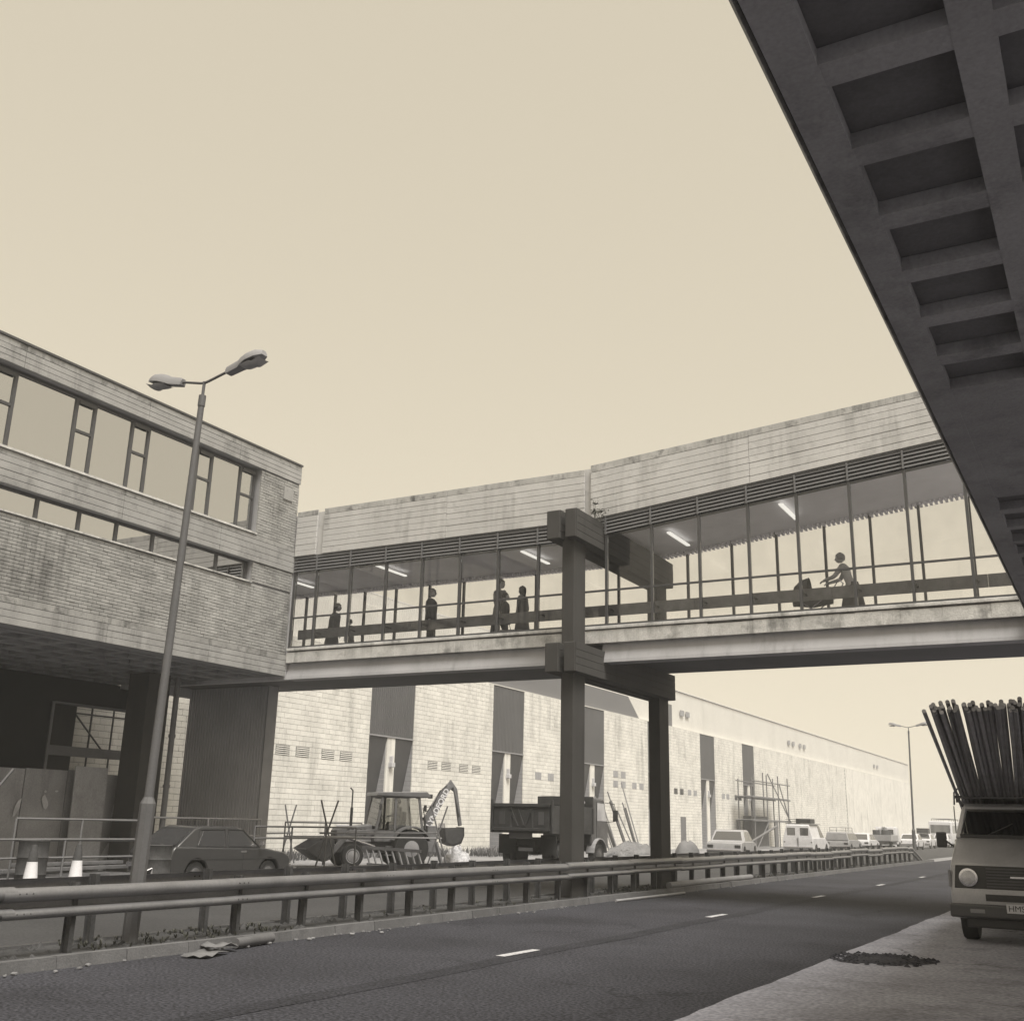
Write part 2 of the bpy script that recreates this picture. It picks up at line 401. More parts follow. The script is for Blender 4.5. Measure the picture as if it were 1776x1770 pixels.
sl = MB(); sl.box(XL - .35, XL + .012, YB0, 20.36, 7.372, 7.41); sl.build('window_sill', ledge_m, lb)
# bricks: the nearest ones to the picture singly, the rest joined
bricks = []
def brick_zone(y0, y1, z0, z1):
    n = 0; z = z0
    while z + .06 < z1:
        yy = y0 - (.1125 if n % 2 else 0)
        while yy < y1 - .02:
            a, b = max(yy, y0), min(yy + .2155, y1)
            if b - a > .05: bricks.append((a, b, z))
            yy += .2255
        z += .075; n += 1
brick_zone(YB0, YE - .02, 5.715, 7.372)
brick_zone(20.38, YE - .02, 7.42, 7.945)
brick_zone(20.40, YE - .02, 8.68, 10.49)
def bsc(t): return abs(t[0] - 19.2) + (0 if t[0] > 12 else 50) + (abs(t[2] - 7.0) * 2.4 if t[2] < 8 else 60)
full = [t for t in bricks if abs(t[1] - t[0] - .2155) < .001]; full.sort(key=bsc)
single = set(full[:300])
rest = MB()
b0 = MB(); b0.box(-.05, 0, 0, .2155, 0, .064)
bsrc = b0.build('brick', brick_m, lb)
first = True
for t in bricks:
    pr = XL - rnd.uniform(.022, .034)
    if t in single:
        o = bsrc if first else inst(bsrc, lb)
        o.location = Vector((pr, t[0], t[2])) - Vector(lb.location)
        if first:
            for q in bsrc.data.vertices: q.co += Vector(lb.location)     # its points are meant round its own corner
        first = False
    else:
        rest.box(pr - .05, pr, t[0], t[1], t[2], t[2] + .064)
rest.build('brickwork', brick_m, lb, recalc=False, kind='stuff')
# end face of the block towards the footbridge
e = MB(); e.box(-28.0, XL - .07, YE - .055, YE - .005, 5.16, 10.98); e.build('end_wall', brick_m, lb)
pl = MB(); pl.box(XL - .03, XL + .006, 21.30, 21.66, 9.92, 10.28); pl.build('access_panel', concrete, lb, bevel=.006)
# upper windows
def window(y0, y1, z0, z1, trans=None, blind=True):
    x = XL - .26; t = .036
    f = MB(); f.box(x, x + .07, y0, y0 + t, z0, z1).box(x, x + .07, y1 - t, y1, z0, z1)
    f.box(x + .002, x + .068, y0 + t, y1 - t, z0, z0 + t).box(x + .002, x + .068, y0 + t, y1 - t, z1 - t, z1)
    if trans: f.box(x + .002, x + .068, y0 + t, y1 - t, trans - .03, trans + .03).box(x + .07, x + .10, y0 + .04, y1 - .04, z1 - .12, z1 - .05)
    o = f.build('window', frame_m, lb)
    zs = [(z0 + t, z1 - t)] if not trans else [(z0 + t, trans - .03), (trans + .03, z1 - t)]
    for a, b in zs:
        p = MB(); p.box(x + .025, x + .033, y0 + t, y1 - t, a, b); p.build('pane', glass_win, o)
wins = [(19.79, 20.34, 1), (18.74, 19.79, 0), (18.24, 18.74, 1), (16.64, 18.24, 0), (16.15, 16.64, 1), (15.06, 16.15, 0), (14.56, 15.06, 1), (13.0, 14.56, 0), (12.5, 13.0, 1)]
yy = 12.5
while yy > 3.2:
    wins += [(yy - 1.56, yy, 0), (yy - 2.06, yy - 1.56, 1)]; yy -= 2.06
for a, b, c in wins: window(a, b, 8.72, 10.44, 9.69 if c else None)
ed = [20.32, 19.24, 18.15, 17.14, 16.06, 15.03, 13.95, 12.87]
while ed[-1] > 3.2: ed.append(ed[-1] - 1.08)
for a, b in zip(ed[1:], ed): window(a, b, 7.415, 7.94)
# pale blinds standing behind the glass
bl = mat('room_blind', .34, .9, .35, .45, .05, streak=.5, sscale=2.2)
for (a, b, z0, z1) in ((YB0, 20.38, 8.70, 10.49),):
    q = MB(); q.box(XL - .52, XL - .50, a, b, z0, z1); q.build('blind', bl, lb)
q = MB(); q.box(XL - .52, XL - .50, YB0, 20.37, 7.42, 7.95); q.build('blind', mat('curtain', .42, .9, .4, 2.4, .3), lb)
# net curtains drawn to different widths behind the panes
cur = mat('net_curtain', .85, .9, .06, 3, .03)
def curtain(y0, y1, z0, z1):
    q = MB(); n = max(3, int((y1 - y0) / .05)); v = []
    for i in range(n + 1):
        y = y0 + (y1 - y0) * i / n; x = XL - .40 + .025 * math.sin(i * 1.9) + rnd.uniform(-.005, .005); v += [(x, y, z0), (x, y, z1)]
    q.add(v, [(2 * i, 2 * i + 2, 2 * i + 3, 2 * i + 1) for i in range(n)]); q.build('curtain', cur, lb, smooth=80, recalc=False)
for a, b, c in wins:
    if b - a > .8:
        w1, w2 = rnd.uniform(.12, .5), rnd.uniform(.08, .35); curtain(a + .03, a + w1, 8.73, 10.46)
        if rnd.random() < .8: curtain(b - w2, b - .03, 8.73, 10.46)
    elif rnd.random() < .5: curtain(a + .03, b - .05, 8.73, 10.46)
for a, b in zip(ed[1:], ed):
    r_ = rnd.random()
    if r_ < .75: curtain(a + .04, a + rnd.uniform(.3, 1.0), 7.43, 7.62 + rnd.uniform(0, .28))
# coffered underside
sf = MB(); sf.box(-28.0, XL - .62, YB0, YE - .08, 5.50, 5.61); sf.build('soffit', soffit_m, lb)
for i in range(10):
    q = MB(); x = XL - .62 - i * .80; q.box(x - .20, x, YB0, YE - .09, 5.135, 5.49); q.build('soffit_rib', soffit_m, lb)
for i in range(27):
    q = MB(); y = YE - .10 - i * .755; q.box(-27.9, XL - .605, y - .18, y, 5.142, 5.485); q.build('soffit_rib', soffit_m, lb)
# columns, back wall with an unglazed opening, down pipe
for (x, y) in ((-22.6, 20.35), (-22.6, 14.0), (-22.6, 7.5), (-26.2, 20.35)):
    q = MB(); q.box(x - .38, x + .38, y - .38, y + .38, 0, 5.13); q.build('column', dark_conc, lb, bevel=.02)
q = MB(); q.tube([(-22.1, 20.86, .1), (-22.1, 20.86, 5.1)], .075, 10)
for z in (1.0, 2.2, 3.5): q.tube([(-22.1, 20.86, z), (-22.1, 20.86, z + .08)], .095, 10)
q.build('down_pipe', mat('pipe_grey', .16, .6), lb, smooth=40)
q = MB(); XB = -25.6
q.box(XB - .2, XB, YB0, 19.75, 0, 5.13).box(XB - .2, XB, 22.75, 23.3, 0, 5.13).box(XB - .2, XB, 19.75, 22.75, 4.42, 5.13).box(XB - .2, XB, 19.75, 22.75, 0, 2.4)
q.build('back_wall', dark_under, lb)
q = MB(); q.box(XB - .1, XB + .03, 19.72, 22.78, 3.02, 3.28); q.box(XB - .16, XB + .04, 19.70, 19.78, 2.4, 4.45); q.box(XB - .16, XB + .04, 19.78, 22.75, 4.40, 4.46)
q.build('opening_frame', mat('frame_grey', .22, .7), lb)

# ================================================================== RIGHT DECK
rb = thing('deck_building', 'dark coffered concrete deck overhead at the right end of the footbridge', 'building', (3, 12, 0))
XR = -1.18; ZS = 5.13
q = MB(); q.box(XR + .05, 7.0, -9.0, 27.0, 5.235, 5.70); q.build('slab', coffer_shade_m, rb)
q = MB()
prof = [(XR, 5.20), (XR, 5.72), (XR + .047, 5.72), (XR + .047, 5.4), (XR + .045, 5.4), (XR + .045, 5.16), (XR + .03, 5.142)]
q.ext([(x, -9, z) for x, z in prof], (0, 36, 0)); q.build('fascia', concrete, rb)
q = MB(); q.box(XR + .058, -.91, -9, 27, ZS, 5.23); q.build('edge_beam', soffit_m, rb)
for i in range(10):
    x = -.31 + .79 * i; q = MB(); q.box(x, x + .19, -9, 27, ZS + .002, 5.228); q.build('soffit_rib', soffit_m, rb)
gaps = [(9.04, 12.48), (13.02, 13.22), (13.84, 13.98), (14.57, 14.73), (15.28, 15.50), (16.06, 16.24), (16.82, 17.0), (17.6, 17.78), (18.35, 18.55), (19.1, 27.0)]
yy = 8.5
while yy > -8:
    gaps.append((yy - .19 + .0, yy)); yy -= .757
for a, b in gaps:
    q = MB(); q.box(-.92, 7.0, a, b, ZS + .005, 5.232); q.build('soffit_rib', soffit_m, rb)
for y in (-6, 2.5, 11, 19):
    q = MB(); q.box(4.6, 5.4, y - .4, y + .4, 0, 5.13); q.build('column', dark_conc, rb, bevel=.02)

# ================================================================== FOOTBRIDGE
fb = thing('footbridge', 'enclosed concrete and glass footbridge crossing the dual carriageway on a dark portal frame', 'footbridge', (-10, 24, 0))
YN, YF = 21.9, 26.1; X0, X1, XK = -25.4, 4.5, -10.3
def ztop(x): return 9.68 if x <= XK else 9.76 + .0745 * (x - XK)
def zpb(x): return 8.41 if x <= XK else 8.42 + .098 * (x - XK)
def zlb(x): return 7.96 if x <= XK else 7.985 + .098 * (x - XK)
def zce(x): return 8.32 if x <= XK else 8.37 + .100 * (x - XK)
def sl_box(b, xa, xb, y0, y1, lo, hi, d0=0, d1=0):
    return b.hexa([(xa, y0, lo(xa) + d0), (xb, y0, lo(xb) + d0), (xb, y1, lo(xb) + d0), (xa, y1, lo(xa) + d0), (xa, y0, hi(xa) + d1), (xb, y0, hi(xb) + d1), (xb, y1, hi(xb) + d1), (xa, y1, hi(xa) + d1)])
# parapet core, front boards, slots between the cast panels, far parapet, roof
XA = XL + .02
q = MB()
for a, b in ((XA, -18.60), (-18.60, -18.30), (-18.30, -14.35), (-14.35, -10.50), (-10.50, -10.27), (-10.27, -6.45), (-6.45, -1.0), (-1.0, X1)):
    slot = (a, b) in ((-18.60, -18.30), (-10.50, -10.27))
    aa, bb = a, b
    sl_box(q, aa, bb, YN + .045 + (.05 if slot else 0), YN + .30, lambda x: zpb(min(x, XK) if bb <= XK else max(x, XK + .001)), lambda x: ztop(min(x, XK) if bb <= XK else max(x, XK + .001)), .02, -.05)
q.build('parapet_core', concrete_b, fb)
for xs in ((XA, -18.56), (-18.33, -14.35, -10.46), ):
    X_boards(fb, YN, xs, lambda x: 8.41, lambda x: 9.68, 8, concrete_b)
X_boards(fb, YN, (XK, -6.45, -1.0, X1), lambda x: zpb(x + 1e-4), lambda x: ztop(x + 1e-4), 8, concrete_b)
q = MB(); q.box(X0, XK, YF - .25, YF, 8.41, 9.66); q.build('far_parapet', concrete_b, fb)
q = MB(); sl_box(q, XK + .001, X1, YF - .25, YF, zpb, ztop); q.build('far_parapet', concrete_b, fb)
q = MB(); q.box(X0, XK, YN + .31, YF - .26, 8.44, 8.62); sl_box(q, XK + .001, X1, YN + .31, YF - .26, zpb, zpb, .04, .22); q.build('roof', concrete, fb)
# soffit lip under the parapet, louvres
q = MB(); q.box(XA, XK, YN + .03, YN + .30, 8.385, 8.408); sl_box(q, XK + .001, X1, YN + .03, YN + .30, zpb, zpb, -.028, -.004); q.build('drip_edge', louvre_m, fb)
for k in range(5):
    t0, t1 = .05 + .19 * k, .05 + .19 * k + .13
    for a, b in ((XA, XK), (XK + .001, X1)):
        q = MB(); L = lambda x: zlb(x) + (zpb(x) - zlb(x)) * t0; H = lambda x: zlb(x) + (zpb(x) - zlb(x)) * t1
        q.hexa([(a, YN + .02, L(a)), (b, YN + .02, L(b)), (b, YN + .08, L(b) + .03), (a, YN + .08, L(a) + .03), (a, YN + .05, H(a)), (b, YN + .05, H(b)), (b, YN + .10, H(b) + .02), (a, YN + .10, H(a) + .02)])
        q.build('louvre_slat', louvre_m, fb)
q = MB(); q.box(XA, XK, YN + .14, YN + .28, 7.965, 8.38); sl_box(q, XK + .001, X1, YN + .14, YN + .28, zlb, zpb, .005, -.03); q.build('louvre_back', frame_m, fb)
# deck: lip, ledge, edge beam, slab
q = MB(); q.box(X0 + 6.12, X1, YN - .02, YN + .30, 5.80, 5.875); q.build('ledge_lip', ledge_m, fb, bevel=.012)
q = MB()
xx = XA
while xx < X1:
    wdt = rnd.uniform(.25, .9); h = rnd.uniform(-.012, .02) if -12 < xx else rnd.uniform(-.006, .006)
    q.box(xx, min(xx + wdt - .003, X1), YN + .01 - rnd.uniform(0, .006), YN + .29, 5.49, 5.765 + h); xx += wdt
q.build('ledge', ledge_m, fb)
for a, b in ((XA, -10.60), (-10.05, X1)):
    q = MB(); q.ext([(a, y, z) for y, z in ((YN + .16, 5.488), (YN + .05, 5.12), (YN + .04, 5.05), (YN + .46, 5.05), (YN + .46, 5.488))], (b - a, 0, 0)); q.build('edge_beam', beam_m, fb)
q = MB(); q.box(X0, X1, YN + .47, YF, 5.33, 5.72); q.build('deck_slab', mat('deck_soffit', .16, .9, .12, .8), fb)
q = MB(); q.box(X0, X1, YN + .31, YF - .05, 5.725, 5.75); q.build('floor', mat('bridge_floor', .65, .7), fb)
q = MB(); q.box(X0, X1, YF - .30, YF, 5.725, 5.90); q.build('far_ledge', ledge_m, fb)
# ceiling with battens
q = MB(); q.box(X0, XK, YN + .32, YF - .02, 8.36, 8.41); sl_box(q, XK + .001, X1, YN + .32, YF - .02, zce, zce, .03, .06); q.build('ceiling', ceil_m, fb)
q = MB(); x = X0
while x < X1 - .1:
    z = zce(x + .03); q.box(x, x + .06, YF - .30, YF - .03, z - .05, z + .027); x += .115
q.build('ceiling_edge_tooth', ceil_m, fb, recalc=False, kind='stuff')
for (x, y, L) in ((-17.35, 23.0, 1.5), (-12.9, 23.3, 1.5), (-9.05, 23.7, 1.4), (-6.2, 23.4, 1.4), (-20.9, 23.2, 1.5)):
    z = zce(x) - .10
    q = MB(); q.box(x - .05, x + .05, y, y + L, z, z + .04); q.build('ceiling_light', tube_light, fb, bevel=.01)
# near glazing
mx = [XA + .03, -18.48, -17.34, -16.19, -15.06, -13.92, -12.82, -11.71, -10.62, -9.92, -8.80, -7.67, -6.55, -5.48, -4.37, -3.25, -2.13, -1.0, .12, 1.24]
mg = MB(); mg.box(-.028, .028, YN + .06, YN + .13, 5.88, 7.95)
for x in mx:
    q = MB(); q.box(x - .028, x + .028, YN + .045, YN + .13, 5.876, zlb(x) + .01); q.build('mullion', frame_m, fb)
    if x > XA + .1:
        q = MB(); q.box(x - .018, x + .018, YN - .004, YN + .03, zlb(x), zpb(x) - .04); q.build('mullion', louvre_m, fb)
for a, b in zip(mx, mx[1:]):
    q = MB(); q.hexa([(a + .03, YN + .088, 5.90), (b - .03, YN + .088, 5.90), (b - .03, YN + .096, 5.90), (a + .03, YN + .096, 5.90), (a + .03, YN + .088, zlb(a) + .004), (b - .03, YN + .088, zlb(b) + .004), (b - .03, YN + .096, zlb(b) + .004), (a + .03, YN + .096, zlb(a) + .004)])
    q.build('pane', glass_clear, fb, recalc=False)
    q = MB(); q.box(a + .029, b - .029, YN + .07, YN + .12, 6.690, 6.730); q.build('mid_rail', frame_m, fb)
q = MB(); q.box(XA, X1, YN + .03, YN + .14, 5.878, 5.925); q.build('sill_rail', frame_m, fb)
# far glazing
fx = [-24.6, -23.4, -22.2, -21.05, -19.9, -18.72, -17.5, -16.3, -15.1, -13.9, -12.62, -11.37, -10.4, -9.4, -8.2, -7.03, -5.83, -4.72, -3.59, -2.47, -1.35, -.2, .9]
for x in fx:
    q = MB(); q.box(x - .03, x + .03, YF - .15, YF - .07, 5.90, zce(x)); q.build('mullion', frame_m, fb)
for a, b in zip(fx, fx[1:]):
    q = MB(); za, zb = zce(a) - .06, zce(b) - .06
    q.hexa([(a + .03, YF - .114, 5.92), (b - .03, YF - .114, 5.92), (b - .03, YF - .106, 5.92), (a + .03, YF - .106, 5.92), (a + .03, YF - .114, za), (b - .03, YF - .114, zb), (b - .03, YF - .106, zb), (a + .03, YF - .106, za)])
    q.build('pane', glass_clear, fb, recalc=False)
# timber guard board on brackets inside the near glazing
xs = [XA + .05, -16.9, -13.9, -10.9, -7.9, -4.9, -1.9, 1.2]
for a, b in zip(xs, xs[1:]):
    q = MB(); q.box(a, b - .006, YN + .34, YN + .385, 6.16, 6.42); q.build('guard_board', wood_m, fb, bevel=.006)
q = MB()
for x in mx[1:-1]: q.box(x + .034, x + .065, YN + .14, YN + .34, 6.25, 6.29)
q.build('board_bracket', frame_m, fb)
# blank near wall behind the building corner
q = MB(); q.box(X0, XL - .02, YN + .07, YN + .25, 5.05, 9.6); q.build('blank_wall', clad_mid, fb)
q = MB(); q.box(X0 - .2, X0, YN + .07, YF, 5.05, 9.66); q.build('end_wall', clad_mid, fb)
# ribbed pier under the end of the bridge
pr = thing('ribbed_pier', 'grey vertically ribbed wall pier under the left end of the footbridge behind the hatchback', 'wall pier', (-23.8, 24.8, 0))
q = MB(); q.box(-25.45, -22.25, 24.62, 25.0, 0, 5.32); q.build('core', clad_mid, pr)
for i in range(29):
    q = MB(); x = -25.43 + i * .1095; q.box(x, x + .07, 24.575, 24.62, .02, 5.32); q.build('rib', clad_mid, pr, bevel=.01, seg=1)
q = MB(); q.box(-22.248, -22.20, 24.58, 25.01, 0, 5.32); q.build('edge_trim', mat('trim_grey', .34, .7), pr)

# ================================================================== PORTAL FRAME
pf = thing('support_frame', 'dark concrete portal frame with twin crossbeams carrying the footbridge in the central reservation', 'support frame', (-10.3, 20.7, 0))
CXA, CXB = -10.45, -10.15
q = MB(); q.box(CXA, CXB, 20.74, 21.33, .05, 8.26); q.build('column', dark_conc, pf, bevel=.015)
q = MB(); q.box(CXA, CXB, 25.72, 26.36, .05, 8.26); q.build('column', dark_conc, pf, bevel=.015)
def beam(x0, x1, za, zb):
    # long crossbeam whose cast boards stay readable: core plus boards on the visible long face
    q = MB(); q.box(x0, x1 - .02, 20.485, 26.44, za, zb); q.build('crossbeam', dark_conc, pf, bevel=.02)
    n = 4
    for k in range(n):
        h = (zb - za) / n
        q = MB(); q.box(x1 - .03, x1 - rnd.uniform(0, .008), 20.50, 26.42, za + .004 + k * h, za + h * (k + 1) - .002); q.build('cast_board', dark_conc, pf, bevel=.004, seg=1)
for za, zb in ((7.64, 8.30), (4.67, 5.31)):
    beam(-10.72, -10.375, za, zb); beam(-10.26, -9.97, za, zb)
q = MB(); q.box(-10.37, -10.265, 20.80, 26.1, 8.0, 8.22); q.build('spacer', dark_conc, pf)

# ================================================================== WAREHOUSE
wh = thing('warehouse', 'long white block warehouse with dark ribbed cladding strips and inclined recesses across the road', 'warehouse', (-33, 60, 0))
XW = -28.0; PIT_ = 10.42
starts = [27.06 + PIT_ * i for i in range(0, 14)]     # each dark strip starts here; it is 3.33 wide
HB = 8.35
q = MB(); q.box(-44, XW - 1.35, 12, 175, 0, 11.1); q.build('wall', blockmortar_m, wh)
blocks = []
bayw = []
prev = 14.0
for s in starts:
    bayw.append((prev, s)); prev = s + (3.33 if s < 97 else 0)
rest = MB()
mort = MB()
openings = {}
for (a, b) in bayw:
    mort.box(XW - 1.34, XW - .022, a + .001, b - .001, 0, HB)
    z = 0; n = 0
    while z < HB - .1:
        yy = a - (.2 if n % 2 else 0)
        while yy < b - .03:
            p0, p1 = max(yy, a), min(yy + .39, b)
            if p1 - p0 > .06: blocks.append((p0, p1, z))
            yy += .40
        z += .20; n += 1
mort.build('mortar_bed', blockmortar_m, wh)
full = [t for t in blocks if abs(t[1] - t[0] - .39) < .002 and 31.2 < t[0] and t[2] < 6.2]
full.sort(key=lambda t: t[0] + abs(t[2] - 3.6) * .25)
single = set(full[:300])
b0 = MB(); b0.box(-.06, 0, 0, .39, 0, .188)
bsrc = b0.build('block', block_m, wh); first = True
for t in blocks:
    if t[1] > 128: continue
    px = XW + rnd.uniform(-.006, .004)
    if t in single:
        o = bsrc if first else inst(bsrc, wh)
        if first:
            for v_ in bsrc.data.vertices: v_.co += Vector(wh.location)
        o.location = Vector((px, t[0], t[2])) - Vector(wh.location); first = False
    else:
        rest.box(px - .05, px, t[0], t[1], t[2], t[2] + .188)
q = rest.box(XW - .05, XW, 128, 170, 0, HB)
rest.build('blockwork', block_m, wh, recalc=False, kind='stuff')
cap = mat('metal_flashing', .10, .5)
def corrug(x, y0, y1, z0, z1, pitch, depth, name, m, parent, zf=None):
    q = MB(); n = max(2, int((y1 - y0) / pitch)); p = (y1 - y0) / n; vs_, fs = [], []
    for i in range(n):
        for (t, d) in ((0, 0), (.36, 0), (.5, depth), (.86, depth)):
            yy = y0 + p * (i + t); vs_ += [(x + d, yy, z0), (x + d, yy, z1 if zf is None else zf(yy))]
    vs_ += [(x, y1, z0), (x, y1, z1 if zf is None else zf(y1))]
    for i in range(len(vs_) // 2 - 1): fs.append((2 * i, 2 * i + 2, 2 * i + 3, 2 * i + 1))
    q.add(vs_, fs); return q.build(name, m, parent, recalc=False)
lampb = MB()
for i, s in enumerate(starts[:7]):
    a, b = s, s + 3.33
    m = clad_dark if i < 7 else clad_pale
    q = MB(); q.box(XW - 1.3, XW - .06, a + .002, b - .002, 5.03, HB - .004); q.build('cladding_back', frame_m if i < 7 else clad_pale, wh)
    corrug(XW - .055, a + .003, b - .003, 5.04, HB, .145, .035, 'cladding_strip', m, wh)
    q = MB(); q.box(XW - .06, XW + .012, a + .004, b - .004, 4.98, 5.035); q.build('flashing', mat('flash%d' % i, .30, .6) if i == 0 else bpy.data.materials['flash0'], wh)
    # inclined sheet under the strip, sloping back into the recess
    q = MB(); q.hexa([(XW - 1.15, a, 0), (XW - .98, a, 0), (XW - .98, b, 0), (XW - 1.15, b, 0), (XW - .23, a, 4.975), (XW - .04, a, 4.975), (XW - .04, b, 4.975), (XW - .23, b, 4.975)])
    q.build('inclined_sheet', mat('sheet_dark', .075, .6) if i == 0 else bpy.data.materials['sheet_dark'], wh)
    # buttress with white front; shade painted into its darker block side
    y0, y1 = a + 1.36, a + 1.98
    q = MB(); q.box(XW - 1.12, XW - .07, y0, y1, 0, 4.975); q.build('buttress', block_m, wh)
    zz = 0
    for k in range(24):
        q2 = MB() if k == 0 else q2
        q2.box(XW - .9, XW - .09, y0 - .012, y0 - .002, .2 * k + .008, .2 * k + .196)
    q2.build('buttress_facing', mat('shaded_block_side', .36, .9, .1, 2, .1, 40, .2) if i == 0 else bpy.data.materials['shaded_block_side'], wh)
    q = MB(); q.box(XW - .068, XW - .03, y0 + .01, y1 - .01, .05, 4.97); q.build('buttress_front', white_m if i == 99 else block_m, wh)
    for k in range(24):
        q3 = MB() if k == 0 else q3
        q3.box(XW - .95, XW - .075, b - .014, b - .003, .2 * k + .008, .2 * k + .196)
    q3.build('return_facing', bpy.data.materials['shaded_block_side'], wh)  # same painted shade on the return face of the white wall
    q = MB(); q.box(XW - .03, XW + .16, y0 + .18, y0 + .44, 3.72, 3.92); q.box(XW - .03, XW + .10, y0 + .24, y0 + .36, 3.92, 4.2); q.build('wall_lamp', mat('lamp_white', .5, .6) if i == 0 else bpy.data.materials['lamp_white'], wh, bevel=.02)
# upper storey
dk = [s for s in starts]
corrug(XW - .30, 14, 46, 8.42, 11.15, .16, .03, 'upper_cladding', clad_pale, wh)
corrug(XW - .30, 46.02, 65.98, 9.74, 11.15, .2, .03, 'upper_cladding', clad_pale, wh)
q = MB(); q.ext([(XW - .34, 46.0, 8.40), (XW - .34, 67.9, 8.40), (XW - .34, 66.0, 9.72), (XW - .34, 46.0, 9.72)], (.10, 0, 0)); q.build('dark_upper_area', mat('upper_grey', .16, .7, .05, .3), wh)  # dark grey area of the upper storey with a diagonal far edge
q = MB(); q.box(XW - 1.3, XW - .36, 46, 172, 8.40, 11.12).box(XW - 1.3, XW - .36, 14, 46, 8.40, 11.12); q.build('upper_wall', clad_pale, wh)
q = MB(); q.box(XW - .34, XW - .24, 72.4, 74.0, 8.42, 10.0); q.build('dark_upper_area', bpy.data.materials['upper_grey'], wh)
q = MB(); q.box(XW - 1.3, XW + .004, 14, 172, 8.352, 8.395); q.build('coping', mat('coping_pale', .66, .7, tint=(1, .975, .93)), wh)
q = MB(); q.box(-44, XW - .275, 14, 172, 11.152, 11.19); q.build('roof', mat('roof_edge', .75, .8, tint=(1,.98,.98)), wh)
# louvred vents and small windows
def vent(y, z, w_=.80, h=.37, ns=5):
    f = MB(); f.box(XW - .02, XW + .006, y, y + w_, z, z + h); v = f.build('vent', frame_m, wh)
    for k in range(ns):
        q = MB(); zz = z + h * (k + .15) / ns
        q.hexa([(XW + .008, y + .01, zz), (XW + .008, y + w_ - .01, zz), (XW + .02, y + w_ - .01, zz), (XW + .02, y + .01, zz), (XW - .0, y + .01, zz + h / ns * .42), (XW - .0, y + w_ - .01, zz + h / ns * .42), (XW + .012, y + w_ - .01, zz + h / ns * .42), (XW + .012, y + .01, zz + h / ns * .42)])
        q.build('vent_slat', block_m, v)
for bay, (a, b) in enumerate(bayw[1:3]):
    for dy in (1.26, 2.43, 4.0, 5.18): vent(a + dy, 3.80)
wl2 = mat('vent_grey', .33, .8)
def swin(y, z, dark=False, x=XW):
    f = MB(); f.box(x - .05, x + .012, y, y + .70, z, z + .40).box(x + .012, x + .02, y + .34, y + .36, z, z + .4); o = f.build('window', frame_m if dark else wl2, wh)
for (y, z, d) in ((52.6, 3.8, 0), (54.1, 3.8, 0), (63.0, 3.8, 0), (64.2, 3.8, 0), (66.0, 3.8, 0), (67.2, 3.8, 0), (63.0, 4.4, 0), (64.2, 4.4, 0), (73.5, 3.72, 1), (74.7, 3.72, 1), (76.3, 3.72, 0), (77.5, 3.72, 0), (84.0, 3.7, 0), (85.1, 3.7, 0), (87.2, 3.7, 1), (88.3, 3.7, 1)): swin(y, z, d)
for y in (75.8, 77.0, 105.2, 106.8, 109.4, 111, 146, 148): swin(y, 9.4, False, XW - .24)
for (y, h) in ((74.7, 2.2), (87.4, 2.15), (98.5, 2.2)):
    f = MB(); f.box(XW - .03, XW + .02, y, y + 1.05, 0, h); o = f.build('door', mat('door_grey', .16, .7) if y < 80 else bpy.data.materials['door_grey'], wh)
    q = MB(); q.tube([(XW + .03, y + .9, 1.0), (XW + .09, y + .9, 1.0)], .03, 6); q.build('handle', chrome_m, o)
# ================================================================== CRASH BARRIERS
WP = [(.0, 0), (.05, .012), (.078, .03), (.085, .055), (.078, .08), (.05, .098), (-.03, .112), (-.03, .168), (.05, .185), (.078, .21), (.085, .245), (.078, .275), (.045, .30), (0, .312)]
def w_beam(sign, x, ya, yb, za, zb, T=.004):
    """two-wave rail between two points; za, zb are the lower edges"""
    q = MB(); n = len(WP); v = []
    for (y, z) in ((ya, za), (yb, zb)):
        for d, h in WP: v.append((x + sign * d, y, z + h))
        for d, h in WP[::-1]: v.append((x + sign * (d - T * 2), y, z + h))
    m = 2 * n; f = [(i, (i + 1) % m, m + (i + 1) % m, m + i) for i in range(m)]
    return q.add(v, f)
def barrier(name, label, x, sign, y0, y1, zlow, posts, px, phase):
    t = thing(name, label, 'crash barrier', (x, y0, 0), 0, 'crash barriers of the central reservation')
    y = y0; k = 0
    while y < y1 - .1:
        yb = min(y + 3.2, y1)
        dz = rnd.uniform(-.012, .012)
        if 43 < y < 47 or 52 < y < 56: dz += .05
        q = w_beam(sign, x + sign * (.0035 * (k % 2)), y - .15, yb + .0, zlow + dz, zlow + dz + rnd.uniform(-.01, .01))
        q.build('rail_beam', galv, t, smooth=50, recalc=True); y = yb; k += 1
    if sign > 0:
        q = w_beam(sign, x, y1 - .1, y1 + 3.0, zlow, -.18); q.build('ramped_end', galv, t, smooth=50)
    for p in posts:
        q = MB(); lean = rnd.uniform(-.02, .02); a, h = (px, p), zlow + .34 + rnd.uniform(-.01, .02)
        for (u0, u1, w0, w1) in ((-.05, .05, -.004, .004), (-.056, -.05, -.03, .03), (.05, .056, -.03, .03)):
            q.hexa([(a[0] + u0, a[1] + w0, .02), (a[0] + u1, a[1] + w0, .02), (a[0] + u1, a[1] + w1, .02), (a[0] + u0, a[1] + w1, .02), (a[0] + u0, a[1] + w0 + lean, h), (a[0] + u1, a[1] + w0 + lean, h), (a[0] + u1, a[1] + w1 + lean, h), (a[0] + u0, a[1] + w1 + lean, h)])
        q.build('post', galv_post, t)
    q = MB()
    for i in range(int((y1 - y0) / 3.2)):
        for dy in (0, .08, .16):
            for zz in (.055, .25): q.lathe([(.012, 0), (.008, .012)], (x + sign * .077, y0 + 3.2 * i + dy + .02, zlow + zz), 'x', 6)
    q.build('rail_bolt', galv_post, t)
near_posts = [4.4, 6.3, 8.4, 10.95, 12.25, 13.55, 14.85, 16.1, 17.4, 18.75] + [20.05 + 1.28 * i for i in range(32)]
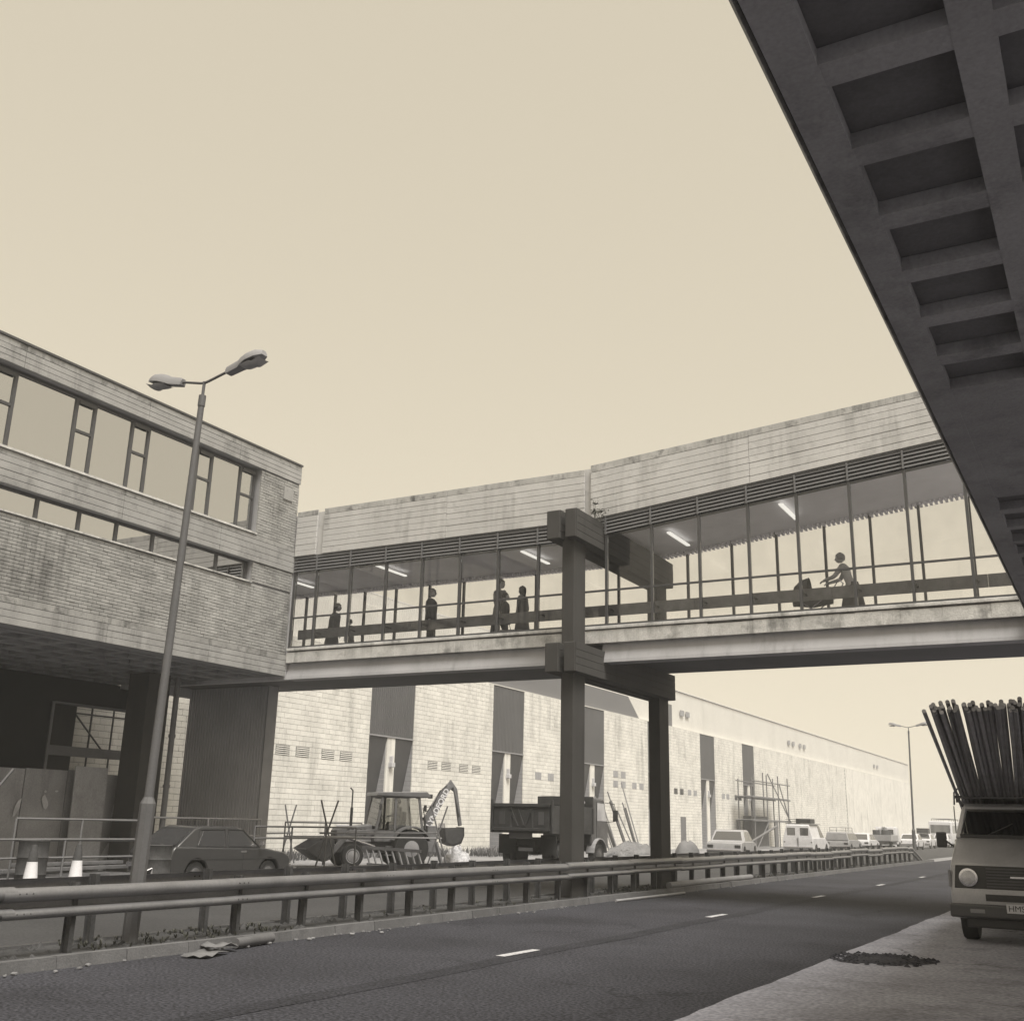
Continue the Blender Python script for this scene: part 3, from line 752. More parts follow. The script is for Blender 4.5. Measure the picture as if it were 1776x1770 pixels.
barrier('crash_barrier', 'near galvanised two-wave crash barrier running along the carriageway edge', -10.06, 1, -2.0, 60.2, .475, near_posts, -10.125, 0)
far_posts = [3.9, 6.5, 9.1, 10.9, 12.5, 13.8, 15.05] + [16.3 + 1.28 * i for i in range(34)]
barrier('crash_barrier', 'far crash barrier seen from its back behind the near rail', -10.69, -1, -2.0, 58.0, .525, far_posts, -10.62, 0)

# ================================================================== STREET LAMPS
def street_lamp(label, loc, lean=(0, 0)):
    t = thing('street_lamp', label, 'street lamp', loc, 0, 'twin arm street lamps in the central reservation')
    LX, LY = lean
    def P(x, y, z): return (x + LX * z, y + LY * z, z)
    q = MB(); q.tube([P(0, 0, 0), P(0, 0, 1.58)], .092, 8).tube([P(0, 0, 1.58), P(0, 0, 1.66)], [.092, .055], 8); q.build('base', lamp_m, t, world=False, smooth=30)
    q = MB(); q.tube([P(0, 0, 1.6), P(0, 0, 6.75)], [.056, .040], 10); q.build('column', lamp_m, t, world=False, smooth=40)
    q = MB(); q.tube([P(0, 0, 6.65), P(0, 0, 6.80)], .048, 10).tube([P(0, 0, 6.8), P(0, 0, 7.0)], .020, 8); q.build('collar', lamp_m, t, world=False, smooth=40)
    a = MB(); a.tube([P(-.46, 0, 7.08), P(-.07, 0, 6.99), P(0, 0, 6.98), P(.07, 0, 6.99), P(.46, 0, 7.08)], .018, 8); a.build('arm', lamp_m, t, world=False, smooth=50)
    for s in (-1, 1):
        c, sn = math.cos(.22), math.sin(.22)
        T = Matrix.Translation(P(s * .40, 0, 7.065)) @ Matrix(((s * c, 0, -s * sn * 1, 0), (0, 1, 0, 0), (sn, 0, c, 0), (0, 0, 0, 1))) @ Matrix.Scale(.86, 4)
        hd = MB()
        # body: narrow gear box then a wide canopy, built as sections along x
        secs = [(0, .055, -.05, .05), (.02, .065, -.06, .06), (.26, .075, -.06, .07), (.32, .10, -.05, .09), (.45, .135, -.04, .10), (.62, .125, -.04, .09), (.74, .06, -.035, .045)]
        v = []
        for x, w_, z0, z1 in secs: v += [(x, -w_, z0), (x, w_, z0), (x, w_ * .96, z0 + (z1 - z0) * .55), (x, w_ * .55, z1), (x, -w_ * .55, z1), (x, -w_ * .96, z0 + (z1 - z0) * .55)]
        f = []
        for i in range(len(secs) - 1):
            for k in range(6): f.append((i * 6 + k, i * 6 + (k + 1) % 6, i * 6 + 6 + (k + 1) % 6, i * 6 + 6 + k))
        f += [tuple(range(6)), tuple(range(len(secs) * 6 - 6, len(secs) * 6))]
        hd.add(v, f, 0, T); h = hd.build('lamp_head', lamp_head_m, t, world=False, smooth=35)
        g = MB(); v = []; n1, n2 = 9, 9
        for i in range(n1):                       # hanging open bowl
            for j in range(n2):
                u = -1 + 2 * i / (n1 - 1); w_ = -1 + 2 * j / (n2 - 1)
                v.append((.52 + .20 * u, .115 * w_, -.045 - .085 * math.sqrt(max(0, 1 - .9 * u * u)) * math.sqrt(max(0, 1 - .9 * w_ * w_)) - (.03 if u > .2 else 0)))
        f = [(i * n2 + j, (i + 1) * n2 + j, (i + 1) * n2 + j + 1, i * n2 + j + 1) for i in range(n1 - 1) for j in range(n2 - 1)]
        g.add(v, f, 0, T); g.build('bowl', bowl_m, h, world=False, smooth=60)
        g = MB(); g.box(.34, .60, -.09, .09, -.055, -.042, 0, T); g.build('reflector', frame_m, h, world=False)
    return t
bowl_m = mat('bowl_plastic', .34, .35, .05, 6, .02, local=True, spec=.6)
L1 = street_lamp('tall grey twin arm street lamp in front of the brick building', (-10.30, 9.42, .08), (.028, 0))
L2 = copy_thing(L1, (-10.3, 62.4, .05), 0, 'small distant twin arm street lamp near the far end of the barrier')

# ================================================================== LEFT SITE: hoarding, rails, drums, cones
ho = thing('hoarding', 'dark torn plywood hoarding closing the space under the brick building', 'hoarding', (-23.2, 14, 0))
yy = 4.0
while yy < 20.6:
    h = 2.52 + rnd.uniform(-.06, .05); q = MB(); d = rnd.uniform(0, .05)
    q.box(-23.25 - d, -23.21 - d, yy + .008, yy + 1.21, .12, h); q.build('panel', ply_m, ho)
    yy += 1.22
tear_m = mat('torn_gap', .50, .9, .2, 3)
for (y, z, w_, h, s) in ((17.3, 1.62, .14, .45, .3), (18.05, 1.75, .20, .36, -.4), (18.02, 2.0, .07, .07, 0), (20.2, 1.65, .13, .5, .3), (20.5, 1.32, .12, .3, .5), (20.05, .35, .26, .85, .25), (16.55, 1.5, .05, .06, 0), (18.35, 2.02, .12, .05, .2)):
    q = MB(); n = 11; poly = []
    for k in range(n):
        t_ = 2 * math.pi * k / n; r_ = rnd.uniform(.7, 1.1)
        yy_ = w_ * .5 * r_ * math.cos(t_); zz_ = h * .5 * r_ * math.sin(t_); poly.append((-23.205, y + yy_ + s * zz_, z + zz_))
    q.ext(poly, (.006, 0, 0)); q.build('torn_patch', tear_m, ho)
pp = MB(); pp.hexa([(-.02, 0, 0), (.02, 0, 0), (.02, 1.0, 0), (-.02, 1.0, 0), (-.08, .0, 2.36), (-.04, .0, 2.36), (-.04, 1.0, 2.36), (-.08, 1.0, 2.36)])
o = pp.build('plywood_sheet', ply_pale, bevel=.004, seg=1); o.location = (-22.85, 18.58, .28); tag(o, 'pale upright plywood sheet leaning on the dark hoarding', 'plywood sheet')
q = MB(); q.box(-24, -19.745, 4, 25, -.05, .11); q.build('pavement', ground_m)['kind'] = 'structure'
# stacked planks at the foot
for k, (x, y, L, z) in enumerate(((-20.6, 14.2, 3.6, .24), (-20.4, 15.0, 3.8, .33), (-20.8, 15.6, 3.0, .42))):
    q = MB(); q.box(-.11, .11, 0, L, -.035, .035); o = q.build('plank', wood_m, bevel=.006, seg=1); o.location = (x, y, z); o.rotation_euler = (rnd.uniform(-.01, .01), 0, rnd.uniform(-.06, .06))
    tag(o, ['bottom grey plank lying on the pavement behind the drums', 'middle grey plank lying crooked on the plank below', 'topmost short grey plank of the low pile'][k], 'plank', 'planks lying before the hoarding')
def guard_rail(label, x, ys, z1, z2, m, grp='tubular guard rails along the site'):
    t = thing('guard_rail', label, 'guard rail', (x, ys[0], 0), 0, grp)
    for y in ys:
        q = MB(); q.tube([(x, y, .05), (x, y, z1)], .024, 8); q.build('post', m, t, smooth=50)
    for z in (z1, z2):
        q = MB(); q.tube([(x, ys[0], z), (x, ys[-1], z)], .024, 8); q.build('rail', m, t, smooth=50)
    return t
rail_m = mat('rail_grey', .16, .6, .1, 3)
guard_rail('grey tubular guard rail before the hoarding on the left', -19.95, [14.9, 16.55, 18.2], 1.38, .95, rail_m)
guard_rail('long low scaffold rail crossing behind the drums on the left', -19.5, [11.0, 13.6, 15.8, 17.9], .98, .62, rail_m)
guard_rail('tubular guard rail between the ribbed pier and the block wall', -20.3, [22.4, 23.9, 25.4, 26.8], 1.28, .98, rail_m)
guard_rail('pale handrail in front of the ribbed pier behind the hatchback', -22.0, [20.3, 22.4, 24.5], 1.45, 1.0, mat('rail_pale', .42, .5))
q = MB(); q.tube([(0, 0, 0), (.55, 1.35, 2.25)], .028, 8); o = q.build('prop', tube_dark, smooth=50); o.location = (-19.4, 12.5, .06); tag(o, 'dark steel prop leaning at the far left before the hoarding', 'prop')
def drum(label, loc, rz, tall=.9):
    t = thing('oil_drum', label, 'drum', loc, rz, 'rusty oil drums by the crash barrier')
    r = .29; pr_ = [(r * .93, 0), (r, .01), (r, tall * .33 - .02), (r + .012, tall * .33), (r, tall * .33 + .02), (r, tall * .66 - .02), (r + .012, tall * .66), (r, tall * .66 + .02), (r, tall - .03), (r + .012, tall - .015), (r, tall), (r * .95, tall), (r * .94, tall - .03)]
    q = MB(); q.lathe(pr_, n=24); q.build('shell', rust_m, t, world=False, smooth=50)
    q = MB(); q.lathe([(.27, tall - .028), (.27, tall - .02)], n=24); q.build('lid', rim_m, t, world=False)
    q = MB(); q.lathe([(.035, tall - .02), (.035, tall + .008)], (.12, .08, 0), n=10); q.build('bung', rim_m, t, world=False)
    return t
drum('rusty oil drum beside the white traffic cone at the far left', (-19.35, 14.95, .0), .3, .98)
drum('rusty oil drum between the lamp post and the hatchback', (-17.9, 16.85, .06), 1.3, .86)
def cone(label, loc):
    t = thing('traffic_cone', label, 'traffic cone', loc, rnd.uniform(0, 1), 'traffic cones by the barrier'); t.scale = (1.15, 1.15, 1.3)
    q = MB(); q.box(-.19, .19, -.19, .19, 0, .035); q.build('foot', black_m, t, world=False, bevel=.01)
    q = MB(); q.lathe([(.145, .035), (.135, .05), (.085, .46)], n=20); q.build('sleeve', white_m, t, world=False, smooth=50)
    q = MB(); q.lathe([(.084, .462), (.05, .68), (.04, .70)], n=20); q.build('tip', rust_m, t, world=False, smooth=50)
cone('white sleeved traffic cone in front of the far left drum', (-18.6, 14.38, .0))
cone('white sleeved traffic cone standing by the low planks', (-18.75, 15.55, .0))
bb = thing('barrier_board', 'black and white striped board leaning against the lamp post side drum', 'barrier board', (-17.35, 15.55, .05))
q = MB(); TB = Matrix.Translation((0, 0, 0)) @ Matrix.Rotation(.35, 4, 'Y') @ Matrix.Rotation(-.5, 4, 'X'); q.box(-.015, .015, -.5, .5, .0, .22, 0, TB @ Matrix.Translation((0, .1, .15)) @ Matrix.Rotation(.9, 4, 'X')); q.build('board', white_m, bb, world=False)
for k in range(3):
    q = MB(); q.ext([(.0155, -.45 + .34 * k, .0), (.0155, -.29 + .34 * k, .0), (.0155, -.19 + .34 * k, .22), (.0155, -.35 + .34 * k, .22)], (.004, 0, 0), 0, TB @ Matrix.Translation((0, .1, .15)) @ Matrix.Rotation(.9, 4, 'X')); q.build('stripe', plastic_m, bb, world=False)
# scaffold behind the opening
sc0 = thing('scaffold', 'dark tube scaffold standing behind the unglazed opening under the brick building', 'scaffold', (-26.6, 21, 0))
for y in (19.9, 20.9, 21.9, 22.7):
    q = MB(); q.tube([(-26.6, y, 0), (-26.6, y, 5.2)], .028, 8); q.build('standard', tube_dark, sc0, smooth=50)
for z in (2.3, 3.2, 4.3):
    q = MB(); q.tube([(-26.57, 19.5, z), (-26.57, 23.1, z)], .026, 8); q.build('ledger', tube_dark, sc0, smooth=50)
q = MB(); q.tube([(-26.54, 21.0, 4.5), (-26.54, 22.6, 3.1)], .026, 8); q.build('brace', tube_dark, sc0, smooth=50)
q = MB(); q.box(-26.9, -26.4, 19.6, 23.0, 3.24, 3.29); q.build('platform_board', wood_m, sc0)

# ================================================================== ROADWORKS: trestles, hurdle, pipes, heaps
def cross_frame(t, x, y, h, sp, name='crossed_leg', yaw=0.0):
    for s in (-1, 1):
        q = MB(); dx, dy = math.cos(yaw) * sp * s, math.sin(yaw) * sp * s
        q.tube([(x + dx, y + dy, .0), (x - dx * .75, y - dy * .75, h)], .026, 8); q.build(name, rail_m, t, smooth=50)
tr = thing('trestle_barrier', 'long tubular barrier on crossed pole legs in front of the digger', 'trestle barrier', (-21.0, 29, 0))
cross_frame(tr, -20.97, 26.3, 2.05, .34, yaw=.6); cross_frame(tr, -19.9, 30.7, 2.0, .36, yaw=.6)
q = MB(); q.tube([(-20.97, 26.1, 1.0), (-19.9, 30.9, .98)], .026, 8); q.build('rail', mat('rail_light', .30, .55), tr, smooth=50)
q = MB(); q.tube([(-21.1, 26.1, 1.1), (-20.05, 30.9, 1.14)], .024, 8); q.build('rail', rail_m, tr, smooth=50)
tr = thing('trestle_barrier', 'short tubular barrier on crossed pole legs left of the loader bucket', 'trestle barrier', (-24, 29, 0))
cross_frame(tr, -25.8, 30.2, 1.95, .26, yaw=.6)
q = MB(); q.tube([(-22.0, 22.0, 1.03), (-25.8, 30.4, 1.0)], .026, 8); q.build('rail', rail_m, tr, smooth=50)
gf = guard_rail('square tubular frame of guard rail before the loader', -23.4, [27.2, 29.2, 31.2], 1.38, .95, rail_m)
hu = thing('ladder_frame', 'ladder-like timber hurdle lying tilted in front of the digger wheels', 'hurdle', (-20.9, 30.6, .05))
A0, A1 = Vector((-21.9, 29.6, .12)), Vector((-20.0, 30.2, .05)); UPV = Vector((-.25, .05, .52))
q = MB(); q.bar(A0, A1, .09, .09); q.build('stringer', tube_dark, hu)
q = MB(); q.bar(A0 + UPV, A1 + UPV, .09, .09); q.build('stringer', tube_dark, hu)
hw = mat('hurdle_grey', .24, .8)
for k in range(9):
    a = A0.lerp(A1, .05 + .112 * k); q = MB(); q.bar(a, a + UPV, .05, .04); q.build('rung', hw, hu)
bx = thing('site_box', 'pale upright equipment box with a notice beside the loader bonnet', 'equipment box', (-23.9, 30.9, 0), .6)
q = MB(); q.box(-.28, .28, -.42, .42, .3, 1.32); q.build('case', clad_pale if False else mat('box_grey', .5, .6, local=True), bx, world=False, bevel=.02)
q = MB(); q.box(.285, .291, -.28, .02, .8, 1.15); q.build('notice', white_m, bx, world=False)
q = MB(); q.box(.284, .296, .12, .36, .8, 1.1); q.build('panel', plastic_m, bx, world=False)
for s in (-1, 1):
    q = MB(); q.box(-.2, -.14, .3 * s - .03, .3 * s + .03, 0, .3).box(.14, .2, .3 * s - .03, .3 * s + .03, 0, .3); q.build('leg', plastic_m, bx, world=False)
def heap(name, label, cat, loc, rx, ry, h, m, n=16, rings=7, seed=1, jag=.25, kind=None, pw=2.1):
    r = random.Random(seed); v = [(0, 0, h * .93)]; f = []
    for i in range(1, rings + 1):
        for k in range(n):
            t = 2 * math.pi * k / n; q = i / rings
            v.append((rx * q * math.cos(t) * (1 + r.uniform(-jag, jag) * .4), ry * q * math.sin(t) * (1 + r.uniform(-jag, jag) * .4), h * (1 - q ** pw) * (1 + r.uniform(-jag, jag) * .6) - .02))
    for k in range(n): f.append((0, 1 + k, 1 + (k + 1) % n))
    for i in range(rings - 1):
        for k in range(n): f.append((1 + i * n + k, 1 + (i + 1) * n + k, 1 + (i + 1) * n + (k + 1) % n, 1 + i * n + (k + 1) % n))
    q = MB(); q.add(v, f); o = q.build(name, m, smooth=60); o.location = loc; tag(o, label, cat, kind=kind); return o
heap('sandbag', 'pale slumped sack on the verge in front of the hatchback nose', 'sack', (-17.9, 22.6, .05), .48, .34, .22, cloth_m, seed=4)
heap('sand_heap', 'low heap of pale sand beside the sack by the barrier', 'sand heap', (-17.7, 23.6, .0), .75, .5, .16, sand_m, seed=5)
heap('rubble_heap', 'pale rubble heap at the front wheel of the tipper truck', 'rubble heap', (-17.6, 40.5, 0), 1.2, 1.9, .55, sand_m, seed=6, jag=.5)
heap('rubble_heap', 'broken rubble heap under the leaning poles by the block wall', 'rubble heap', (-24.6, 58, 0), 1.2, 3.6, .6, sand_m, seed=9, jag=.5)
heap('rubble_heap', 'white rubble heap behind the right end of the digger', 'rubble heap', (-21.0, 33.7, 0), .55, .75, .62, mat('pale_rubble', .50, .95, .3, 5, .3, 14, .8), seed=11, jag=.5)
for (x, y, L, a, r_, lab) in ((-18.2, 25.2, 2.8, .05, .13, 'concrete pipe lying behind the far barrier below the trestle'), (-20.6, 24.6, 3.4, -.1, .10, 'thin pipe lying on the ground in front of the loader bucket')):
    q = MB(); q.tube([(0, 0, r_), (0, L, r_)], r_, 14); o = q.build('pipe', kerb_m, smooth=40); o.location = (x, y, 0); o.rotation_euler = (0, 0, a); tag(o, lab, 'pipe', 'pipes lying on the site')
q = MB(); q.tube([(0, 0, .075), (-.05, 3.0, .075), (.0, 6.6, .075)], .075, 12); o = q.build('pipe', mat('pipe_clay', .20, .8), smooth=40); o.location = (-9.93, 25.6, .10); tag(o, 'long pale pipe lying on the central reservation right of the portal columns', 'pipe', 'pipes lying on the site')
q = MB(); q.tube([(0, 0, .03), (.05, 3.9, .03)], .028, 8); o = q.build('thin_pole', mat('pole_pale', .26, .7), smooth=40); o.location = (-9.55, 21.6, .0); tag(o, 'thin pole lying in the gutter beside the portal column', 'pole')
# leaning poles and planks at the block wall
for k in range(12):
    y = 56.6 + .55 * k + rnd.uniform(-.15, .15); L = rnd.uniform(2.6, 3.6) if 0 < k < 11 else 4.2
    q = MB()
    if k % 3 == 1: q.box(-.09, .09, -.022, .022, 0, L)
    else: q.tube([(0, 0, 0), (0, 0, L)], .04, 8)
    o = q.build('leaning_pole', (wood_m, tube_dark, hw)[k % 3], smooth=40); o.location = (-25.9 + rnd.uniform(-.3, .3), y, .02); o.rotation_euler = (rnd.uniform(.12, .42) * (1 if k < 10 else .2), -.28, 0)
    tag(o, ['slim pole', 'weathered plank', 'pale pole'][k % 3] + ' leaning in the row between the portal columns at the block wall', 'pole', ['slim poles', 'planks', 'pale poles'][k % 3] + ' leaning at the block wall')
q = MB(); q.tube([(0, 0, .0), (-.3, 9.5, 1.45)], .07, 8); o = q.build('long_pole', wood_m, smooth=40); o.location = (-20.2, 63.0, .25); tag(o, 'long pole propped up between the grey saloon and the pale van', 'pole')
for k in range(5):
    q = MB(); q.box(-.10, .10, 0, rnd.uniform(4, 6), -.03, .03); o = q.build('plank', hw); o.location = (-18.6 - .35 * k, 55 + 2.2 * k, .12 + .07 * k); o.rotation_euler = (rnd.uniform(0, .04), 0, rnd.uniform(-.1, .1))
    tag(o, 'loose pale plank stacked on the verge beyond the grey saloon', 'plank', 'loose planks beyond the grey saloon')
# scaffold tower at the sixth dark strip
sc1 = thing('scaffold', 'pale tube scaffold tower with plank platforms against the white warehouse', 'scaffold', (-26.7, 90, 0))
for x in (-27.5, -26.2):
    for y in (86.6, 90.2, 93.6, 96.6):
        q = MB(); q.tube([(x, y, 0), (x, y, 5.2 + rnd.uniform(0, 1.0))], .05, 6); q.build('standard', rail_m, sc1, smooth=50)
for z in (2.1, 3.9, 5.2):
    for x in (-27.5, -26.2):
        q = MB(); q.tube([(x + .06, 85.9, z), (x + .06, 97.1, z)], .045, 6); q.build('ledger', rail_m, sc1, smooth=50)
    if z < 5:
        q = MB(); q.box(-27.5, -26.1, 85.8, 97.0, z + .06, z + .12); q.build('platform_board', hw, sc1)
for (ya, za, yb, zb) in ((90.2, 5.9, 96.8, 2.1), (86.7, 0, 90.2, 2.1), (96.5, 2.1, 93.6, 5.2)):
    q = MB(); q.tube([(-26.1, ya, za), (-26.1, yb, zb)], .045, 6); q.build('brace', rail_m, sc1, smooth=50)
q = MB(); q.box(-27.9, -27.2, 89.0, 93.5, 0, 2.5); o = q.build('shed', mat('shed_grey', .13, .8)); tag(o, 'dark low box of a site shed under the scaffold tower', 'site shed')

# ================================================================== KERBSIDE LITTER AND WEEDS
def sheetbit(name, label, cat, loc, w_, l_, rz, m, seed):
    r = random.Random(seed); q = MB(); n = 5; v = []
    for i in range(n):
        for j in range(n): v.append((w_ * (i / (n - 1) - .5), l_ * (j / (n - 1) - .5), .012 + r.uniform(0, .05) * (1 if i in (0, n - 1) else .5)))
    f = [(i * n + j, (i + 1) * n + j, (i + 1) * n + j + 1, i * n + j + 1) for i in range(n - 1) for j in range(n - 1)]
    q.add(v, f); o = q.build(name, m, smooth=40, recalc=False); so = o.modifiers.new('thick', 'SOLIDIFY'); so.thickness = .006
    o.location = loc; o.rotation_euler = (0, 0, rz); tag(o, label, cat); return o
sheetbit('cardboard', 'flattened sheet of cardboard in the gutter near the lamp post', 'cardboard', (-9.42, 9.75, .004), .32, .55, .3, card_m, 3)
sheetbit('cardboard', 'smaller folded cardboard flap lying against the kerb', 'cardboard', (-9.60, 10.15, .05), .25, .38, -.4, card_m, 8)
q = MB(); q.tube([(0, 0, .07), (0, .75, .07)], .06, 12); o = q.build('pipe_stub', tube_dark, smooth=40); o.location = (-9.62, 10.45, .0); o.rotation_euler = (0, 0, .12); tag(o, 'short dark pipe stub in the gutter beside the cardboard', 'pipe stub')
q = MB()
for k in range(150):
    y = rnd.choice([rnd.uniform(6, 20), rnd.uniform(6, 60)]); x = KX + abs(rnd.gauss(0, .10)) + .02; s = rnd.uniform(.008, .032)
    a = rnd.uniform(0, 3); T = Matrix.Translation((x, y, .012)) @ Matrix.Rotation(a, 4, 'Z') @ Matrix.Rotation(rnd.uniform(-.5, .5), 4, 'X')
    q.box(-s, s, -s * .6, s * .6, 0, s * .5, 0, T)
tag(q.build('litter', litter_m, recalc=False), 'small pale scraps of litter scattered along the kerb gutter', 'litter', kind='stuff')
q = MB()
for k in range(420):
    y = rnd.choice([rnd.uniform(7, 14), rnd.uniform(14, 40), rnd.uniform(40, 62)]); x = rnd.uniform(FX + .2, KX - .2); s = rnd.uniform(.02, .07)
    T = Matrix.Translation((x, y, .09)) @ Matrix.Rotation(rnd.uniform(0, 3), 4, 'Z')
    q.add([(-s, -s * .8, 0), (s, -s * .7, 0), (s * .8, s, 0), (-s * .9, s * .7, 0), (rnd.uniform(-.3, .3) * s, 0, s * rnd.uniform(.6, 1.2))], [(0, 1, 4), (1, 2, 4), (2, 3, 4), (3, 0, 4)], 0, T)
tag(q.build('rubble', soil_m, recalc=False), 'clods and stones strewn over the central reservation', 'rubble', kind='stuff')
def blades(name, label, cat, spots, m, hmin, hmax, wd):
    q = MB()
    for (x, y, z) in spots:
        for _ in range(6):
            a = rnd.uniform(0, 6.28); h = rnd.uniform(hmin, hmax); ln = rnd.uniform(.2, .8) * h
            dx, dy = math.cos(a), math.sin(a); w_ = wd * rnd.uniform(.6, 1.3)
            q.add([(x - dy * w_, y + dx * w_, z), (x + dy * w_, y - dx * w_, z), (x + dx * ln * .5 + dy * w_ * .9, y + dy * ln * .5 - dx * w_ * .9, z + h * .6), (x + dx * ln * .5 - dy * w_ * .9, y + dy * ln * .5 + dx * w_ * .9, z + h * .6), (x + dx * ln, y + dy * ln, z + h)], [(0, 1, 2, 3), (3, 2, 4)])
    return tag(q.build(name, m, recalc=False), label, cat, kind='stuff')
sp = [(rnd.uniform(-10.9, -9.95), y, .09) for y in [rnd.uniform(8.6, 12) for _ in range(120)] + [rnd.uniform(23, 26) for _ in range(90)] + [rnd.uniform(14, 50) for _ in range(120)]]
blades('weeds', 'low weeds growing on the central reservation', 'weeds', sp, weed_m, .02, .075, .010)
sp = [(rnd.uniform(-27.6, -25.6), rnd.uniform(44.0, 55), 0) for _ in range(500)] + [(rnd.uniform(-27.8, -27.0), rnd.uniform(30.5, 44), 0) for _ in range(260)]
blades('grass', 'rough dry grass along the foot of the block wall', 'grass', sp, drygrass_m, .15, .45, .02)
# weed on the crossbeam end
wd = thing('weed_plant', 'leafy weed growing on top of the upper crossbeam end', 'plant', (-9.99, 21.55, 8.28))
q = MB(); lv = []
for k in range(9):
    a = rnd.uniform(0, 6.28); h = rnd.uniform(.18, .48); r_ = rnd.uniform(.05, .22)
    p0 = Vector((rnd.uniform(-.06, .1), rnd.uniform(-.25, .3), 0)); p1 = p0 + Vector((math.cos(a) * r_, math.sin(a) * r_ * 1.5, h))
    q.tube([p0, p0.lerp(p1, .5) + Vector((0, 0, .03)), p1], [.006, .005, .003], 5); lv.append((p0, p1))
q.build('stem', weed_m, wd, world=False)
q = MB()
for p0, p1 in lv:
    for k in range(9):
        c = p0.lerp(p1, rnd.uniform(.3, 1.05)) + Vector((rnd.uniform(-.06, .06), rnd.uniform(-.06, .06), rnd.uniform(-.03, .05))); s = rnd.uniform(.022, .05)
        T = Matrix.Translation(c) @ Matrix.Rotation(rnd.uniform(0, 6), 4, 'Z') @ Matrix.Rotation(rnd.uniform(-1.2, 1.2), 4, 'X')
        q.add([(-s, 0, 0), (0, -s * .6, .004), (s, 0, 0), (0, s * .6, .004)], [(0, 1, 2, 3)], 0, T)
q.build('leaf', weed_m, wd, world=False, recalc=False, kind='stuff')

q = MB()
for k in range(170):
    a = rnd.uniform(0, 6.28); r_ = rnd.uniform(.2, 1.0) ** .5; x, y = -2.94 + .66 * r_ * math.cos(a), 14.85 + .74 * r_ * math.sin(a); s = rnd.uniform(.012, .045)
    T = Matrix.Translation((x, y, .008)) @ Matrix.Rotation(rnd.uniform(0, 3), 4, 'Z')
    q.add([(-s, -s * .8, 0), (s, -s * .7, 0), (s * .8, s, 0), (-s * .9, s * .7, 0), (rnd.uniform(-.3, .3) * s, 0, s * rnd.uniform(.5, .9))], [(0, 1, 4), (1, 2, 4), (2, 3, 4), (3, 0, 4)], 0, T)
tag(q.build('rubble', asphalt, recalc=False), 'broken asphalt crumbs in the worn hole of the concrete lay-by', 'rubble', kind='stuff')
# ================================================================== VEHICLES (x forward, y left, z up in each one's own space)
def arch(xc, r, z0, n=8):
    """wheel arch cut, running rearwards"""
    a0 = math.asin(max(-1, min(1, (z0 - r * .95) / (r * 1.22))))
    return [(xc + r * 1.22 * math.cos(a0 + (math.pi - 2 * a0) * k / n), r * .95 + r * 1.22 * math.sin(a0 + (math.pi - 2 * a0) * k / n)) for k in range(n + 1)]
def shell(t, name, lower, upper, w, belt, tumble, m, bevel=.035, tuck=.04):
    q = MB()
    def side(poly, hw):
        n = len(poly); v = [(x, -hw(z), z) for x, z in poly] + [(x, hw(z), z) for x, z in poly]
        q.add(v, [tuple(range(n)), tuple(range(2 * n - 1, n - 1, -1))] + [(i, n + i, n + (i + 1) % n, (i + 1) % n) for i in range(n)])
    side(lower, lambda z: w / 2 - (tuck * max(0, (.45 - z) / .45)))
    o = q.build(name, m, t, world=False, bevel=bevel, smooth=40)
    if upper:
        q = MB(); side(upper, lambda z: w / 2 - .03 - tumble * max(0, z - belt)); q.build('cabin', m, t, world=False, bevel=bevel * .8, smooth=40)
    return o
def wheel(t, x, y, r, w=.19, s=1, hub=.6, rim=None):
    q = MB(); q.lathe([(r * .62, -w / 2), (r * .93, -w / 2), (r, -w * .32), (r, w * .32), (r * .93, w / 2), (r * .62, w / 2)], (x, y, r), 'y', 22); o = q.build('wheel', black_m, t, world=False, smooth=40)
    q = MB(); q.lathe([(r * .60, -.01), (r * .63, .03), (r * .50, .02), (r * .34, .045), (r * .16, .06), (.001, .065)], (0, 0, 0), 'y', 18, 0, Matrix.Translation((x, y + s * w * .42, r)) @ Matrix.Scale(s, 4, (0, 1, 0))); q.build('rim', rim or rim_m, o, world=False, smooth=40)
    return o
def sidewin(t, poly, w, belt, tumble, m=None, off=.006):
    for s in (-1, 1):
        q = MB(); v = [(x, s * (w / 2 - .03 - tumble * max(0, z - belt) + off), z) for x, z in poly]
        v2 = [(x, y - s * .012, z) for x, y, z in v]; n = len(v)
        q.add(v + v2, [tuple(range(n)), tuple(range(2 * n - 1, n - 1, -1))] + [(i, n + i, n + (i + 1) % n, (i + 1) % n) for i in range(n)])
        q.build('side_window', m or carglass, t, world=False)
carglass = mat('car_window', .06, .04, .05, 2, 0, spec=.9, local=True)
carglass.node_tree.nodes['Principled BSDF'].inputs['IOR'].default_value = 1.9
def crosswin(t, name, a, b, wa, wb, off=(.008, .006)):
    """pane across the car between profile points a and b"""
    q = MB(); d = Vector((b[0] - a[0], 0, b[1] - a[1])).normalized(); nrm = Vector((d.z, 0, -d.x)) * (1 if name == 'windscreen' else -1)
    A, B = Vector((a[0], 0, a[1])) + nrm * off[0], Vector((b[0], 0, b[1])) + nrm * off[0]
    v = [A + Vector((0, -wa, 0)), A + Vector((0, wa, 0)), B + Vector((0, wb, 0)), B + Vector((0, -wb, 0))]
    v2 = [p - nrm * .014 for p in v]
    q.hexa([tuple(p) for p in v + v2]); return q.build(name, carglass, t, world=False)
